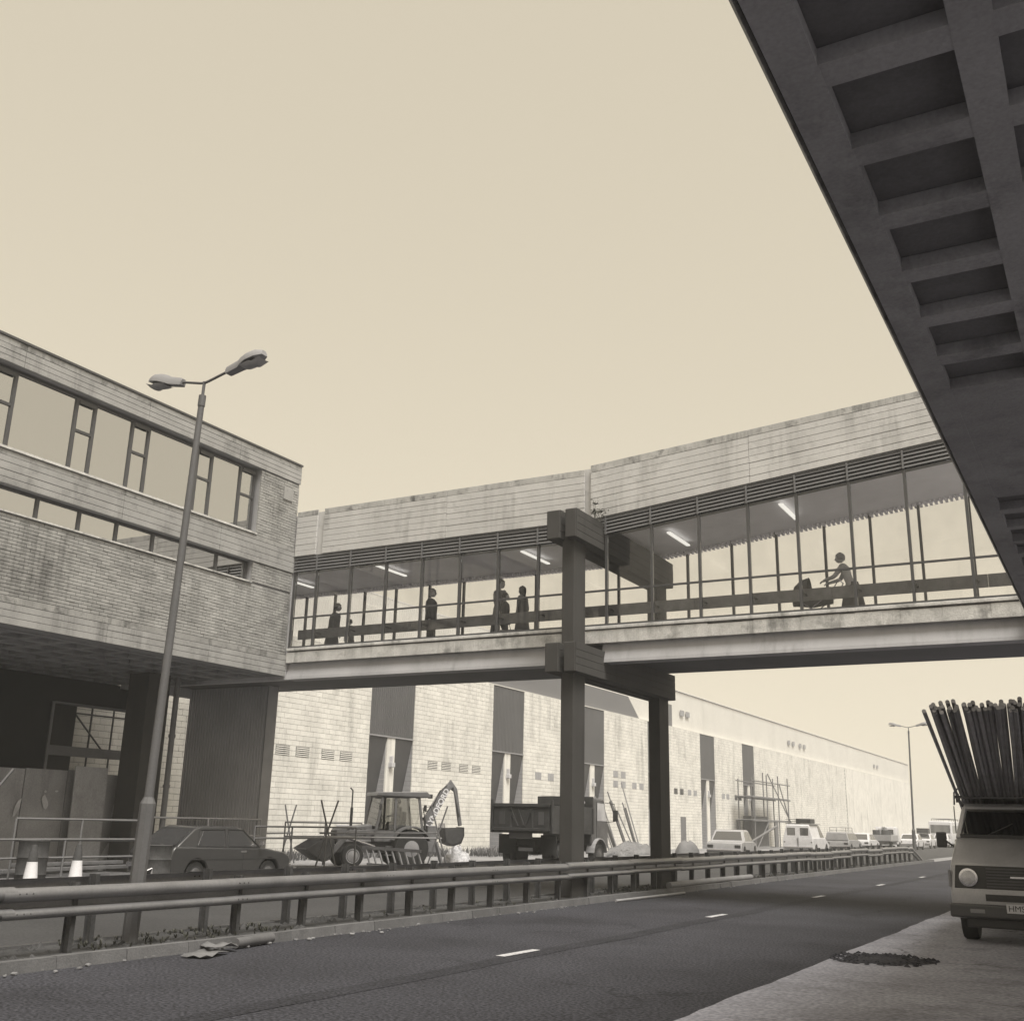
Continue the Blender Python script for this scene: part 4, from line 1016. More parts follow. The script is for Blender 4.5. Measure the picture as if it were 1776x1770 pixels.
def car(label, loc, rz, L=3.95, w=1.6, h=1.36, belt=.88, paint_=None, style='hatch', wr=.29, group=None, cat='car', rack=None, name='parked_car', bump=True):
    t = thing(name, label, cat, loc, rz, group); f, r = L / 2, -L / 2
    xf, xr = f - .72, r + .80; m = paint_ or paint_mid; tm = .28
    lower = [(f - .02, .42), (f, .58), (f - .06, .68), (f - .25, .76), (f - .95, belt - .02)]
    if style == 'van': lower += [(r + .03, belt)]
    elif style == 'saloon': lower += [(r + .75, belt), (r + .06, belt - .06)]
    else: lower += [(r + .12, belt + .02), (r + .03, belt - .1)]
    lower += [(r, .60), (r + .02, .30), (r + .25, .26)] + arch(xr, wr, .26)[::-1] + arch(xf, wr, .26)[::-1] + [(f - .2, .28)]
    shell(t, 'body', lower, None, w, belt, tm, m)
    cx = f - .98
    if style == 'hatch': up_ = [(cx, belt - .03), (cx - .62, h - .05), (cx - .85, h), (r + .95, h), (r + .75, h - .06), (r + .14, belt - .03)]; rg = ((r + .20, belt + .05), (r + .70, h - .09)); sw = [[(cx - .18, belt + .02), (cx - .66, h - .10), (cx - 1.12, h - .09), (cx - 1.14, belt + .02)], [(cx - 1.24, belt + .02), (cx - 1.22, h - .09), (r + 1.02, h - .10), (r + .80, belt + .04)]]
    elif style == 'saloon': up_ = [(cx, belt - .03), (cx - .6, h - .05), (cx - .85, h), (r + 1.5, h), (r + 1.3, h - .05), (r + .80, belt - .03)]; rg = ((r + .88, belt + .05), (r + 1.25, h - .09)); sw = [[(cx - .18, belt + .02), (cx - .66, h - .10), (cx - 1.05, h - .09), (cx - 1.07, belt + .02)], [(cx - 1.17, belt + .02), (cx - 1.15, h - .09), (r + 1.5, h - .10), (r + 1.2, belt + .02)]]
    else: up_ = [(cx, belt - .03), (cx - .55, h - .05), (cx - .8, h), (r + .14, h), (r + .06, h - .06), (r + .03, belt - .03)]; rg = ((r + .05, belt + .06), (r + .07, h - .12)); sw = [[(cx - .18, belt + .02), (cx - .58, h - .10), (cx - 1.1, h - .09), (cx - 1.12, belt + .02)]]
    if style == 'estate': sw += [[(cx - 1.22, belt + .02), (cx - 1.2, h - .09), (r + .35, h - .10), (r + .3, belt + .03)]]
    q = MB(); n = len(up_); hw = lambda z: w / 2 - .03 - tm * max(0, z - belt)
    q.add([(x, -hw(z), z) for x, z in up_] + [(x, hw(z), z) for x, z in up_], [tuple(range(n)), tuple(range(2 * n - 1, n - 1, -1))] + [(i, n + i, n + (i + 1) % n, (i + 1) % n) for i in range(n)])
    q.build('roof', m, t, world=False, bevel=.03, smooth=40)
    for p in sw: sidewin(t, p, w, belt, tm)
    crosswin(t, 'windscreen', (cx - .06, belt + .04), (cx - .58, h - .08), w / 2 - .12, w / 2 - .26)
    if style == 'van':
        for s in (-1, 1):
            q = MB(); q.box(r + .035, r + .055, s * .40 - .25, s * .40 + .25, belt + .12, h - .20); q.build('rear_window', carglass, t, world=False, bevel=.006)
            q = MB(); q.box(r - .004, r + .01, s * .03 - .012, s * .03 + .012, .45, belt); q.build('door_seam', plastic_m, t, world=False)
            q = MB(); q.box(r + .01, r + .09, s * (w / 2 - .10) - .05, s * (w / 2 - .10) + .05, .62, .82); q.build('tail_light', plastic_m, t, world=False, bevel=.01)
    else:
        crosswin(t, 'rear_window', rg[0], rg[1], w / 2 - .14, w / 2 - .26)
        for s in (-1, 1):
            q = MB(); q.box(r - .012, r + .06, s * (w / 2 - .20) - .14, s * (w / 2 - .20) + .14, .60, .74); q.build('tail_light', plastic_m, t, world=False, bevel=.012)
    if bump:
        q = MB(); q.box(r - .07, r + .03, -w / 2 + .02, w / 2 - .02, .42, .53); q.build('bumper', chrome_m, t, world=False, bevel=.03)
        q = MB(); q.box(f - .03, f + .07, -w / 2 + .02, w / 2 - .02, .38, .49); q.build('bumper', chrome_m, t, world=False, bevel=.03)
    for s in (-1, 1):
        wheel(t, xf, s * (w / 2 - .13), wr, .17, s); wheel(t, xr, s * (w / 2 - .13), wr, .17, s)
        q = MB(); q.lathe([(.09, 0), (.09, .03), (.05, .05)], (f - .05, s * (w / 2 - .24), .60), 'x', 14); q.build('headlight', chrome_m, t, world=False, smooth=40)
    if rack:
        q = MB(); x0, x1, y = r + .5, f - 1.7, w / 2 - .28
        for s in (-1, 1): q.tube([(x0, s * y, h + .10), (x1, s * y, h + .10)], .016, 6)
        for k in range(5): q.tube([(x0 + (x1 - x0) * k / 4, -y, h + .10), (x0 + (x1 - x0) * k / 4, y, h + .10)], .014, 6)
        for k in (0, 4):
            for s in (-1, 1): q.tube([(x0 + (x1 - x0) * k / 4, s * y, h - .03), (x0 + (x1 - x0) * k / 4, s * y, h + .30)], .016, 6)
        q.tube([(x0, -y, h + .3), (x0, y, h + .3)], .016, 6).tube([(x1, -y, h + .3), (x1, y, h + .3)], .016, 6)
        for s in (-1, 1): q.tube([(x0, s * y, h + .3), (x1, s * y, h + .3)], .016, 6)
        q.build('roof_rack', tube_dark, t, world=False, smooth=50)
    return t
RN = math.pi / 2        # nose away from the camera
hb = car('dark three door hatchback parked before the ribbed pier', (-19.0, 19.6, .0), RN - .10, 3.84, 1.60, 1.36, .88, paint_dark, 'hatch', .285)
hb.scale = (.93, .93, .95)
q = MB(); q.box(.22, .40, -.805, -.785, .76, .80); q.build('door_handle', chrome_m, hb, world=False)
q = MB(); q.tube([(.86, -.78, .90), (.82, -.90, .97)], .012, 6).box(.76, .82, -.98, -.86, .93, 1.03); q.build('wing_mirror', chrome_m, hb, world=False, bevel=.01)
q = MB(); q.box(.30, .306, -.806, -.78, .35, .86); q.build('door_seam', plastic_m, hb, world=False)
for pl in ([(.84, .885), (.33, 1.285), (-.14, 1.295), (-.155, .885)], [(-.24, .885), (-.235, 1.295), (-1.02, 1.285), (-1.16, .905)]):
    q = MB(); hwv = lambda z: .80 - .03 - .28 * max(0, z - .88) + .010
    pts_ = [Vector((x, -hwv(z), z)) for x, z in pl]; q.tube(pts_ + [pts_[0]], .011, 5); q.build('window_seal', plastic_m, hb, world=False)
q = MB(); q.box(-1.5, 1.5, -.808, -.80, .60, .625); q.build('body_moulding', plastic_m, hb, world=False)
q = MB(); q.box(-1.935, -1.925, -.26, .26, .58, .69); q.build('number_plate', mat('plate_pale', .40, .6, local=True), hb, world=False)
q = MB(); q.box(-.62, -.50, -.52, -.12, .7, 1.12); q.build('seat', plastic_m, hb, world=False, bevel=.04)
PG = 'vehicles parked along the far carriageway'
car('pale van with two small back windows carrying a loaded roof rack', (-18.0, 70.2, 0), RN, 4.1, 1.85, 1.83, 1.05, paint_pale, 'van', .31, PG, 'van', None, 'parked_van')
vr = thing('roof_load', 'dark crates and a wire basket on the roof of the pale van', 'luggage', (-18.0, 69.2, 1.84), RN)
q = MB(); q.box(-.75, .35, -.75, .15, .05, .33); q.build('crate', plastic_m, vr, world=False, bevel=.03)
q = MB()
for z in (.05, .17, .29):
    for (a, b) in (((-.7, .2), (.4, .2)), ((.4, .2), (.4, .8)), ((.4, .8), (-.7, .8)), ((-.7, .8), (-.7, .2))): q.tube([(a[0], a[1], z), (b[0], b[1], z)], .012, 5)
q.box(-.85, 1.5, -.8, .8, 0, .03); q.build('basket', tube_dark, vr, world=False)
car('dark estate car with an empty tall roof rack beside the pale van', (-17.9, 80.0, 0), RN, 4.2, 1.65, 1.42, .9, paint_mid, 'estate', .3, PG, 'car', True)
car('small pale car partly hidden by the estate with the roof rack', (-18.1, 87.6, 0), RN, 3.9, 1.6, 1.38, .88, paint_pale, 'hatch', .3, PG)
car('pale saloon parked beyond the loaded pickup truck', (-18.0, 108.0, 0), RN, 4.2, 1.65, 1.38, .88, paint_pale, 'saloon', .3, PG)
car('pale saloon with a dark box on its roof far along the road', (-18.4, 118.0, 0), RN, 4.2, 1.65, 1.4, .88, paint_pale, 'saloon', .3, PG)
q = MB(); q.box(-.7, .5, -.55, .55, 0, .5); o = q.build('roof_box', plastic_m, bevel=.03, world=False); o.location = (-18.4, 117.6, 1.42); o.rotation_euler = (0, 0, RN); tag(o, 'dark box strapped on the roof of the far pale saloon', 'box')
car('faint pale hatchback last in the row by the lamp post', (-18.2, 129.0, 0), RN, 3.9, 1.6, 1.4, .88, paint_pale, 'hatch', .3, PG)
# loaded pickup
pk = thing('pickup_truck', 'dark backed pickup truck loaded with drums and sacks in the parked row', 'pickup truck', (-18.2, 96.5, 0), RN, PG)
q = MB(); q.box(-2.6, 2.5, -.45, .45, .5, .72); q.build('chassis', plastic_m, pk, world=False)
for (a, b, c, d) in ((-2.6, .6, -.98, -.93), (-2.6, .6, .93, .98), (-2.6, -2.55, -.925, .925), (.55, .6, -.925, .925)):
    q = MB(); q.box(a, b, c, d, .78, 1.25); q.build('side_board', paint_mid, pk, world=False, bevel=.01)
q = MB(); q.box(-2.6, .6, -.98, .98, .72, .775); q.build('bed', paint_truck, pk, world=False)
q = MB(); q.ext([(x, -.85, z) for x, z in ((.7, .5), (2.5, .5), (2.52, 1.0), (2.05, 1.15), (1.6, 1.85), (.8, 1.9), (.7, 1.6))], (0, 1.7, 0)); q.build('cab', paint_pale, pk, world=False, bevel=.05, smooth=40)
q = MB(); q.box(.69, .705, -.6, .6, 1.3, 1.7); q.build('rear_window', carglass, pk, world=False)
for x in (-1.6, 1.8):
    for s in (-1, 1): wheel(pk, x, s * .78, .36, .22, s)
for k, (x, y, r_, h) in enumerate(((-1.9, -.4, .29, .85), (-1.2, -.45, .29, .85), (-1.6, .35, .29, .85))):
    q = MB(); q.lathe([(r_, 0), (r_ + .01, h * .33), (r_, h * .35), (r_ + .01, h * .66), (r_, h * .68), (r_, h), (r_ * .9, h)], n=16); o = q.build('load_drum', rust_m, smooth=50, world=False); o.location = (-18.2 - y, 96.5 + x, .78); tag(o, ['right rear drum', 'front drum', 'left rear drum'][k] + ' standing in the bed of the loaded pickup truck', 'drum', 'drums in the pickup bed')
heap('load_heap', 'pale heap of sacks filling the front of the pickup bed', 'load', (-18.2, 96.4, .78), .85, .9, .95, cloth_m, seed=21, jag=.5)
# far coach
ch = thing('coach', 'pale single deck coach far down the road beside the right hand truck mirror', 'coach', (-18.4, 134, 0), RN)
q = MB(); q.box(-5, 5, -1.2, 1.2, .35, 2.75); q.build('body', paint_pale, ch, world=False, bevel=.12, smooth=40)
q = MB(); q.box(-5.02, -4.99, -1.0, 1.0, 1.5, 2.35); q.build('rear_window', carglass, ch, world=False)
for k in range(7):
    for s in (-1, 1):
        q = MB(); q.box(-4.6 + 1.32 * k, -3.5 + 1.32 * k, s * 1.203 - .01, s * 1.203 + .01, 1.5, 2.3); q.build('side_window', carglass, ch, world=False)
q = MB()
for s in (-1, 1): q.tube([(-4.5, s * .9, 3.0), (4, s * .9, 3.0)], .03, 6)
for k in range(6): q.tube([(-4.5 + 1.7 * k, -.9, 3.0), (-4.5 + 1.7 * k, .9, 3.0)], .025, 6).tube([(-4.5 + 1.7 * k, -.9, 2.72), (-4.5 + 1.7 * k, -.9, 3.0)], .025, 6).tube([(-4.5 + 1.7 * k, .9, 2.72), (-4.5 + 1.7 * k, .9, 3.0)], .025, 6)
q.build('roof_rail', rim_m, ch, world=False)
for x in (-3.2, 3.2):
    for s in (-1, 1): wheel(ch, x, s * 1.02, .48, .28, s)
car('pale grey rounded saloon parked behind the barrier right of the portal columns', (-17.6, 54.2, 0), RN + .12, 4.3, 1.72, 1.44, .90, paint('car_paint_grey', .36), 'saloon', .31, PG)
heap('covered_heap', 'low lump under a sheet left of the pale grey saloon', 'covered heap', (-19.4, 52.6, 0), .6, 1.0, .85, cloth_m, seed=31, jag=.12, pw=4.5)

# ------------------------------------------------------------------ tipper truck
tt = thing('tipper_truck', 'dark rusty tipper truck seen from behind beside the near portal column', 'tipper truck', (-18.15, 33.2, 0), RN)
q = MB(); q.box(.15, 4.6, -.42, -.30, .78, 1.02).box(.15, 4.6, .30, .42, .78, 1.02).box(.2, .35, -.299, .299, .80, 1.0).box(2.0, 2.2, -.299, .299, .80, 1.0); q.build('chassis', black_m, tt, world=False)
q = MB(); q.box(0, 3.3, -1.15, 1.15, 1.20, 1.30); q.build('bed', paint_truck, tt, world=False)
tg = MB(); tg.box(-.05, .0, -1.08, 1.08, 1.30, 2.14); tgo = tg.build('tailgate', paint_truck, tt, world=False)
q = MB(); q.box(-.10, -.052, -1.10, 1.10, 2.06, 2.17).box(-.10, -.052, -1.10, 1.10, 1.27, 1.37); q.build('cross_rail', paint_truck, tgo, world=False, bevel=.01)
for (a, b) in (((-.055, .42, 1.98), (-.055, .14, 1.42)), ((-.055, -.14, 1.42), (-.055, -.38, 1.98)), ((-.055, .14, 1.98), (-.055, -.10, 1.42)), ((-.055, .42, 2.05), (-.055, .42, 1.38)), ((-.055, -.42, 2.05), (-.055, -.42, 1.38))):
    q = MB(); q.bar(a, b, .07, .06, 0, None, (1, 0, 0)); q.build('stiffener', paint_truck, tgo, world=False)
for s, g in ((1, .9), (-1, .9)):
    q = MB(); q.box(-.062, -.052, s * .76 - .10, s * .76 + .10, 1.48, 1.90); q.build('reflector_panel', mat('panel_grey%d' % (s + 1), .085 if s < 0 else .055, .6, local=True), tgo, world=False)
for s in (-1, 1):
    q = MB(); q.box(.0, 3.25, s * 1.115 - .03, s * 1.115 + .03, 1.302, 2.12); q.build('side_board', paint_truck, tt, world=False, bevel=.01)
    for x in (-.02, 1.1, 2.2, 3.2):
        q = MB(); q.box(x - .05, x + .05, s * 1.17 - .03, s * 1.17 + .03, 1.2, 2.30 if x < 0 else 2.1); q.build('corner_post' if x < 0 else 'stake', paint_truck, tt, world=False, bevel=.01)
q = MB(); q.box(3.26, 3.32, -1.14, 1.14, 1.30, 2.50); q.build('headboard', paint_truck, tt, world=False, bevel=.01)
q = MB(); q.box(3.0, 3.26, -.6, .85, 2.18, 2.50); q.build('cab_guard', paint_truck, tt, world=False, bevel=.01)
q = MB(); q.box(.02, .06, -.38, .50, 1.02, 1.20); q.build('tail_board', mat('plate_board', .10, .7, local=True), tt, world=False)
q = MB(); q.box(.12, .15, -.35, .18, .62, .73); q.build('number_plate', mat('plate_dim', .14, .6, local=True), tt, world=False)
for s in (-1, 1):
    q = MB(); q.box(.40, .43, s * .82 - .30, s * .82 + .30, .52, 1.15); q.build('mudflap', black_m, tt, world=False)
    wheel(tt, 1.05, s * .95, .46, .26, s); wheel(tt, 1.05, s * .66, .46, .26, s); wheel(tt, 3.95, s * .94, .44, .26, s)
    q = MB(); n = 10
    for k in range(n): q.bar((3.95 + .58 * math.cos(math.pi * (.05 + .9 * k / n)), s * .97, .46 + .58 * math.sin(math.pi * (.05 + .9 * k / n))), (3.95 + .58 * math.cos(math.pi * (.05 + .9 * (k + 1) / n)), s * .97, .46 + .58 * math.sin(math.pi * (.05 + .9 * (k + 1) / n))), .32, .035)
    q.build('mudguard', mat('guard_pale', .30, .55, local=True) if s < 0 else bpy.data.materials['guard_pale'], tt, world=False)
q = MB(); q.lathe([(.30, 0), (.30, .9)], (1.9, .62, .75), 'x', 16); q.build('fuel_tank', black_m, tt, world=False, smooth=40)
cabp = [(3.42, .80), (3.45, 1.75), (3.50, 2.42), (3.62, 2.48), (4.45, 2.46), (4.60, 2.38), (4.84, 1.62), (4.90, 1.55), (4.93, .75), (4.6, .55), (4.45, .82), (3.5, .80)]
q = MB(); q.ext([(x, -1.0, z) for x, z in cabp], (0, 2.0, 0)); q.build('cab', paint_cab, tt, world=False, bevel=.06, smooth=40)
for s in (-1, 1):
    q = MB(); q.ext([(x, s * 1.004, z) for x, z in ((3.92, 1.66), (3.92, 2.30), (4.50, 2.28), (4.72, 1.66))], (0, s * .006, 0)); q.build('side_window', carglass if s > 0 else mat('glare_glass', .45, .1, local=True), tt, world=False)  # road-side pane: glare painted in as a pale base colour
    q = MB(); q.ext([(x, s * 1.003, z) for x, z in ((3.86, .95), (3.86, 2.34), (3.88, 2.34), (3.88, .95))], (0, s * .007, 0)); q.build('door_seam', black_m, tt, world=False)
    q = MB(); q.tube([(4.62, s * 1.0, 2.32), (4.80, s * 1.30, 2.28), (4.82, s * 1.34, 2.05)], .014, 6).tube([(4.72, s * 1.0, 1.62), (4.80, s * 1.32, 1.66)], .014, 6); m_ = q.build('mirror_arm', black_m, tt, world=False)
    q = MB(); q.box(4.78, 4.83, s * 1.34 - .10, s * 1.34 + .10, 1.66, 2.06); q.build('mirror', plastic_m, m_, world=False, bevel=.02)
q = MB(); q.box(3.415, 3.425, -.8, .8, 1.8, 2.25); q.build('rear_window', carglass, tt, world=False)
q = MB(); q.box(3.35, 3.40, -1.02, -.35, 1.1, 2.1).box(3.34, 3.345, -.95, -.45, 1.2, 2.0); q.build('cab_guard_sheet', mat('sheet_streak', .14, .7, .3, 3, streak=.6, local=True), tt, world=False)
for k, (x, y, z, a, b) in enumerate(((2.2, -.62, 2.05, -.62, .15), (2.5, -.42, 2.02, -.50, -.1), (1.8, -.8, 2.0, -.40, .05))):
    q = MB(); q.box(-.02, 1.35 - .1 * k, -.26, .26, -.03, .03); o = q.build('load_board', ply_pale, bevel=.005, seg=1, world=False); o.location = (-18.15 - y, 33.2 + x, z - .15); o.rotation_euler = (0, a, RN + b)
    tag(o, ['steepest pale board jutting up out of the tipper load', 'shorter pale board tilted beside the steep one in the tipper', 'lowest pale board sticking out of the tipper load'][k], 'board', 'pale boards loaded on the tipper truck')

# ------------------------------------------------------------------ backhoe loader
HD = math.atan2(-.80, -.60)
dg = thing('backhoe_loader', 'backhoe digger with raised rear arm lettered in white before the block wall', 'digger', (-22.05, 30.9, 0), HD); dg.scale = (.88, .88, .88)
q = MB(); q.box(-1.5, 1.95, -.36, .36, .52, .92); q.build('chassis', paint_dig, dg, world=False, bevel=.03)
q = MB(); q.ext([(x, -.40, z) for x, z in ((.75, .92), (2.12, .80), (2.16, 1.32), (2.05, 1.42), (.85, 1.55), (.75, 1.5))], (0, .8, 0)); q.build('bonnet', paint_dig, dg, world=False, bevel=.05, smooth=40)
q = MB(); q.box(2.165, 2.18, -.3, .3, .85, 1.3); q.build('grille', plastic_m, dg, world=False)
q = MB(); q.box(-1.25, .78, -.72, .72, .92, 1.30); q.build('cab_base', paint_dig, dg, world=False, bevel=.04)
cabm = mat('cab_frame_paint', .13, .5, .15, 3, local=True)
q = MB()
for s in (-1, 1):
    y = s * .70
    for (a, b) in (((.72, y, 1.28), (.50, y, 2.62)), ((-.02, y, 1.28), (-.02, y, 2.62)), ((-1.15, y, 1.28), (-.95, y, 2.62)), ((.50, y, 2.60), (-.95, y, 2.60)), ((.72, y, 1.30), (-1.15, y, 1.30))):
        q.bar(a, b, .075, .085)
for x, z in ((.72, 1.30), (.50, 2.60), (-.95, 2.60), (-1.15, 1.30)): q.bar((x, -.70, z), (x, .70, z), .07, .07)
q.build('cab_frame', cabm, dg, world=False)
q = MB(); q.ext([(x, -.80, z) for x, z in ((.78, 2.60), (.70, 2.74), (-1.25, 2.80), (-1.40, 2.66), (-1.38, 2.58))], (0, 1.6, 0)); q.build('cab_roof', cabm, dg, world=False, bevel=.03)
q = MB(); q.box(-1.48, -1.32, .62, .78, 2.56, 2.72).box(-1.48, -1.32, -.78, -.62, 2.56, 2.72); q.build('work_lamp', plastic_m, dg, world=False, bevel=.02)
for s in (-1, 1):
    for p in (((.64, 1.36), (.47, 2.54), (.04, 2.54), (.04, 1.36)), ((-.08, 1.36), (-.08, 2.54), (-.90, 2.54), (-1.07, 1.36))):
        q = MB(); q.ext([(x, s * .70, z) for x, z in p], (0, s * .006, 0)); q.build('side_window', glass_car, dg, world=False)
q = MB(); q.hexa([(.735, -.64, 1.36), (.735, .64, 1.36), (.741, .64, 1.36), (.741, -.64, 1.36), (.52, -.64, 2.54), (.52, .64, 2.54), (.526, .64, 2.54), (.526, -.64, 2.54)]); q.build('windscreen', glass_car, dg, world=False)
q = MB(); q.box(-.62, -.18, -.26, .26, 1.30, 1.62).box(-.62, -.52, -.26, .26, 1.62, 2.05); q.build('seat', plastic_m, dg, world=False, bevel=.04)
q = MB(); q.tube([(1.45, -.18, 1.45), (1.45, -.18, 2.15)], .055, 10).tube([(1.45, -.18, 2.1), (1.45, -.18, 2.78), (1.55, -.18, 2.88)], .03, 8); q.build('exhaust', plastic_m, dg, world=False, smooth=50)
for s in (-1, 1):
    wheel(dg, -.62, s * .86, .70, .40, s, rim=mat('dig_rim', .28, .6, local=True) if s < 0 else bpy.data.materials['dig_rim']); wheel(dg, 1.62, s * .80, .42, .28, s, rim=bpy.data.materials.get('dig_rim'))
    q = MB(); n = 9
    for k in range(n): q.bar((-.62 + .80 * math.cos(math.pi * (.12 + .76 * k / n)), s * .87, .70 + .80 * math.sin(math.pi * (.12 + .76 * k / n))), (-.62 + .80 * math.cos(math.pi * (.12 + .76 * (k + 1) / n)), s * .87, .70 + .80 * math.sin(math.pi * (.12 + .76 * (k + 1) / n))), .46, .05)
    q.build('mudguard', paint_dig, dg, world=False)
    q = MB(); q.bar((.35, s * .62, 1.30), (1.75, s * .62, 1.22), .10, .20).bar((1.70, s * .62, 1.26), (2.40, s * .62, .45), .10, .20); q.build('loader_arm', paint_dig, dg, world=False, bevel=.015)
    q = MB(); q.tube([(.7, s * .62, .75), (1.75, s * .62, 1.05)], .055, 8).tube([(1.4, s * .62, .95), (1.8, s * .62, 1.1)], .03, 8); q.build('ram', chrome_m, dg, world=False, smooth=50)
    q = MB(); q.bar((-1.7, s * .75, .95), (-1.85, s * 1.05, .12), .10, .12).box(-2.0, -1.7, s * 1.05 - .14, s * 1.05 + .14, .05, .11); q.build('stabiliser', paint_dig, dg, world=False)
# loader bucket: scoop section swept across
sec = [(2.68, .98), (2.72, .55), (2.80, .30), (3.05, .20), (3.75, .62), (3.72, .66), (3.06, .26), (2.86, .34), (2.78, .56), (2.74, 1.0)]
sec = [(x - .34, z) for x, z in sec]
q = MB(); q.ext([(x, -1.02, z) for x, z in sec], (0, 2.04, 0))
for s in (-1, 1): q.ext([(x, s * 1.02, z) for x, z in ((2.36, .98), (2.40, .5), (2.71, .22), (3.40, .64), (2.76, 1.02))], (0, s * -.03, 0))
q.build('loader_bucket', mat('bucket_steel', .07, .55, .3, 3, .15, 30, .1, local=True, metal=.3), dg, world=False, bevel=.008, seg=1)
# rear arm
q = MB(); q.box(-1.9, -1.5, -.28, .28, .55, 1.55); q.build('kingpost', paint_dig, dg, world=False, bevel=.03)
bp = [(-1.50, 1.25), (-1.40, 1.85), (-1.55, 2.04), (-2.30, 3.05), (-2.44, 3.14), (-2.52, 3.04), (-1.80, 1.70), (-1.66, 1.22)]
q = MB(); q.ext([(x, -.07, z) for x, z in bp], (0, .14, 0)); boom = q.build('boom', paint_dig, dg, world=False, bevel=.02)
q = MB(); q.ext([(x, -.06, z) for x, z in ((-2.30, 3.08), (-2.48, 3.32), (-2.76, 2.98), (-3.02, 1.60), (-2.88, 1.55), (-2.64, 2.86))], (0, .12, 0)); q.build('dipper', paint_dig, dg, world=False, bevel=.02)
q = MB(); q.tube([(-1.55, 0, 1.98), (-2.1, 0, 2.88)], .06, 10).tube([(-2.05, 0, 2.80), (-2.38, 0, 3.16)], .035, 8); q.build('ram', chrome_m, dg, world=False, smooth=50)
q = MB(); q.tube([(-2.58, .10, 3.05), (-2.86, .10, 2.0)], .05, 10); q.build('ram', paint_dig, dg, world=False, smooth=50)
sb = [(x - .30, z) for x, z in [(-2.70, 1.52), (-2.72, 1.20), (-2.60, .90), (-2.25, .80), (-1.92, .92), (-1.84, 1.48), (-1.90, 1.48), (-1.98, .98), (-2.25, .87), (-2.54, .95), (-2.64, 1.2), (-2.62, 1.52)]]
q = MB(); q.ext([(x, -.34, z) for x, z in sb], (0, .68, 0))
for s in (-1, 1): q.ext([(x - .30, s * .34, z) for x, z in ((-2.70, 1.50), (-2.72, 1.2), (-2.60, .90), (-2.25, .80), (-1.92, .92), (-1.84, 1.47))], (0, s * -.025, 0))
hbk = q.build('digging_bucket', bpy.data.materials['bucket_steel'], dg, world=False)
for k in range(5):
    q = MB(); y = -.30 + .15 * k; q.hexa([(X_ - .30, Y_, Z_) for X_, Y_, Z_ in [(-1.92, y - .035, 1.46), (-1.84, y - .035, 1.46), (-1.84, y + .035, 1.46), (-1.92, y + .035, 1.46), (-1.89, y - .012, 1.66), (-1.86, y - .012, 1.66), (-1.86, y + .012, 1.66), (-1.89, y + .012, 1.66)]]); q.build('tooth', chrome_m, hbk, world=False)
def lettering(txt, size, m, parent, Mx, name='lettering', ex=.003, off=0.0):
    c = bpy.data.curves.new(name, 'FONT'); c.body = txt; c.size = size; c.extrude = ex; c.align_x = 'CENTER'; c.align_y = 'CENTER'
    o = bpy.data.objects.new(name, c); COL.objects.link(o); o.data.materials.append(m); c.offset = off
    me = bpy.data.meshes.new_from_object(o.evaluated_get(bpy.context.evaluated_depsgraph_get())); bpy.data.objects.remove(o)
    o = bpy.data.objects.new(name, me); COL.objects.link(o); o.data.materials.clear(); o.data.materials.append(m); o.parent = parent; o.matrix_local = Mx; return o
# boom side that faces the road is the +y side; text climbs from the knee to the tip
d = Vector((-2.40 + 1.62, 0, 3.02 - 1.50)).normalized(); nrm = Vector((0, 1, 0)); upv = nrm.cross(d)
Mx = Matrix((( d.x, upv.x, nrm.x, -1.97), (d.y, upv.y, nrm.y, .073), (d.z, upv.z, nrm.z, 2.23), (0, 0, 0, 1)))
let = lettering('LYNDFORD', .31, white_m, dg, Mx, off=.008); let.parent = boom

# ------------------------------------------------------------------ pickup with the fan of tubes, right edge of the picture
vn = thing('flatbed_truck', 'grey flatbed pickup facing us at the right edge under the overhead deck', 'truck', (-1.51, 17.98, 0), -math.pi / 2)
W2 = .98
# sections of the cab front: x back from the nose, half width, and heights
low = [(.0, .36), (.03, .56), (.03, .76), (-.02, 1.10), (-.10, 1.15), (-.62, 1.49), (-1.95, 1.49), (-1.95, .42)] + [p for p in arch(-.72, .34, .42)[::-1]] + [(-.12, .34)]
q = MB(); n = len(low); hw = lambda z: W2 - .06 * max(0, (.5 - z) / .5) - .05 * max(0, (z - .9) / .6)
q.add([(x, -hw(z), z) for x, z in low] + [(x, hw(z), z) for x, z in low], [tuple(range(n)), tuple(range(2 * n - 1, n - 1, -1))] + [(i, n + i, n + (i + 1) % n, (i + 1) % n) for i in range(n)])
q.build('cab_body', paint_van, vn, world=False, bevel=.045, smooth=40, seg=3)
upc = [(-.60, 1.46), (-.98, 1.93), (-1.08, 2.00), (-1.85, 2.02), (-1.95, 1.95), (-1.95, 1.46)]
hw2 = lambda z: .915 - .20 * max(0, z - 1.46)
q = MB(); rp = [(-.93, 1.945), (-1.02, 2.005), (-1.85, 2.025), (-1.95, 1.985), (-1.95, 1.93), (-.93, 1.90)]; n = len(rp)
q.add([(x, -hw2(z), z) for x, z in rp] + [(x, hw2(z), z) for x, z in rp], [tuple(range(n)), tuple(range(2 * n - 1, n - 1, -1))] + [(i, n + i, n + (i + 1) % n, (i + 1) % n) for i in range(n)])
q.build('cab_roof', paint_van, vn, world=False, bevel=.03, smooth=40, seg=3)
q = MB()
for s in (-1, 1):
    q.bar((-.60, s * .885, 1.47), (-.955, s * .80, 1.94), .07, .06).bar((-1.90, s * .885, 1.47), (-1.90, s * .80, 1.95), .08, .10).bar((-1.15, s * .895, 1.47), (-1.15, s * .81, 1.94), .025, .03)
q.box(-1.95, -1.91, -.88, .88, 1.46, 1.62); q.build('cab_pillar', paint_van, vn, world=False, bevel=.012)
q = MB(); q.box(-1.94, -1.932, -.80, .80, 1.62, 1.93); q.build('rear_window', glass_car, vn, world=False)
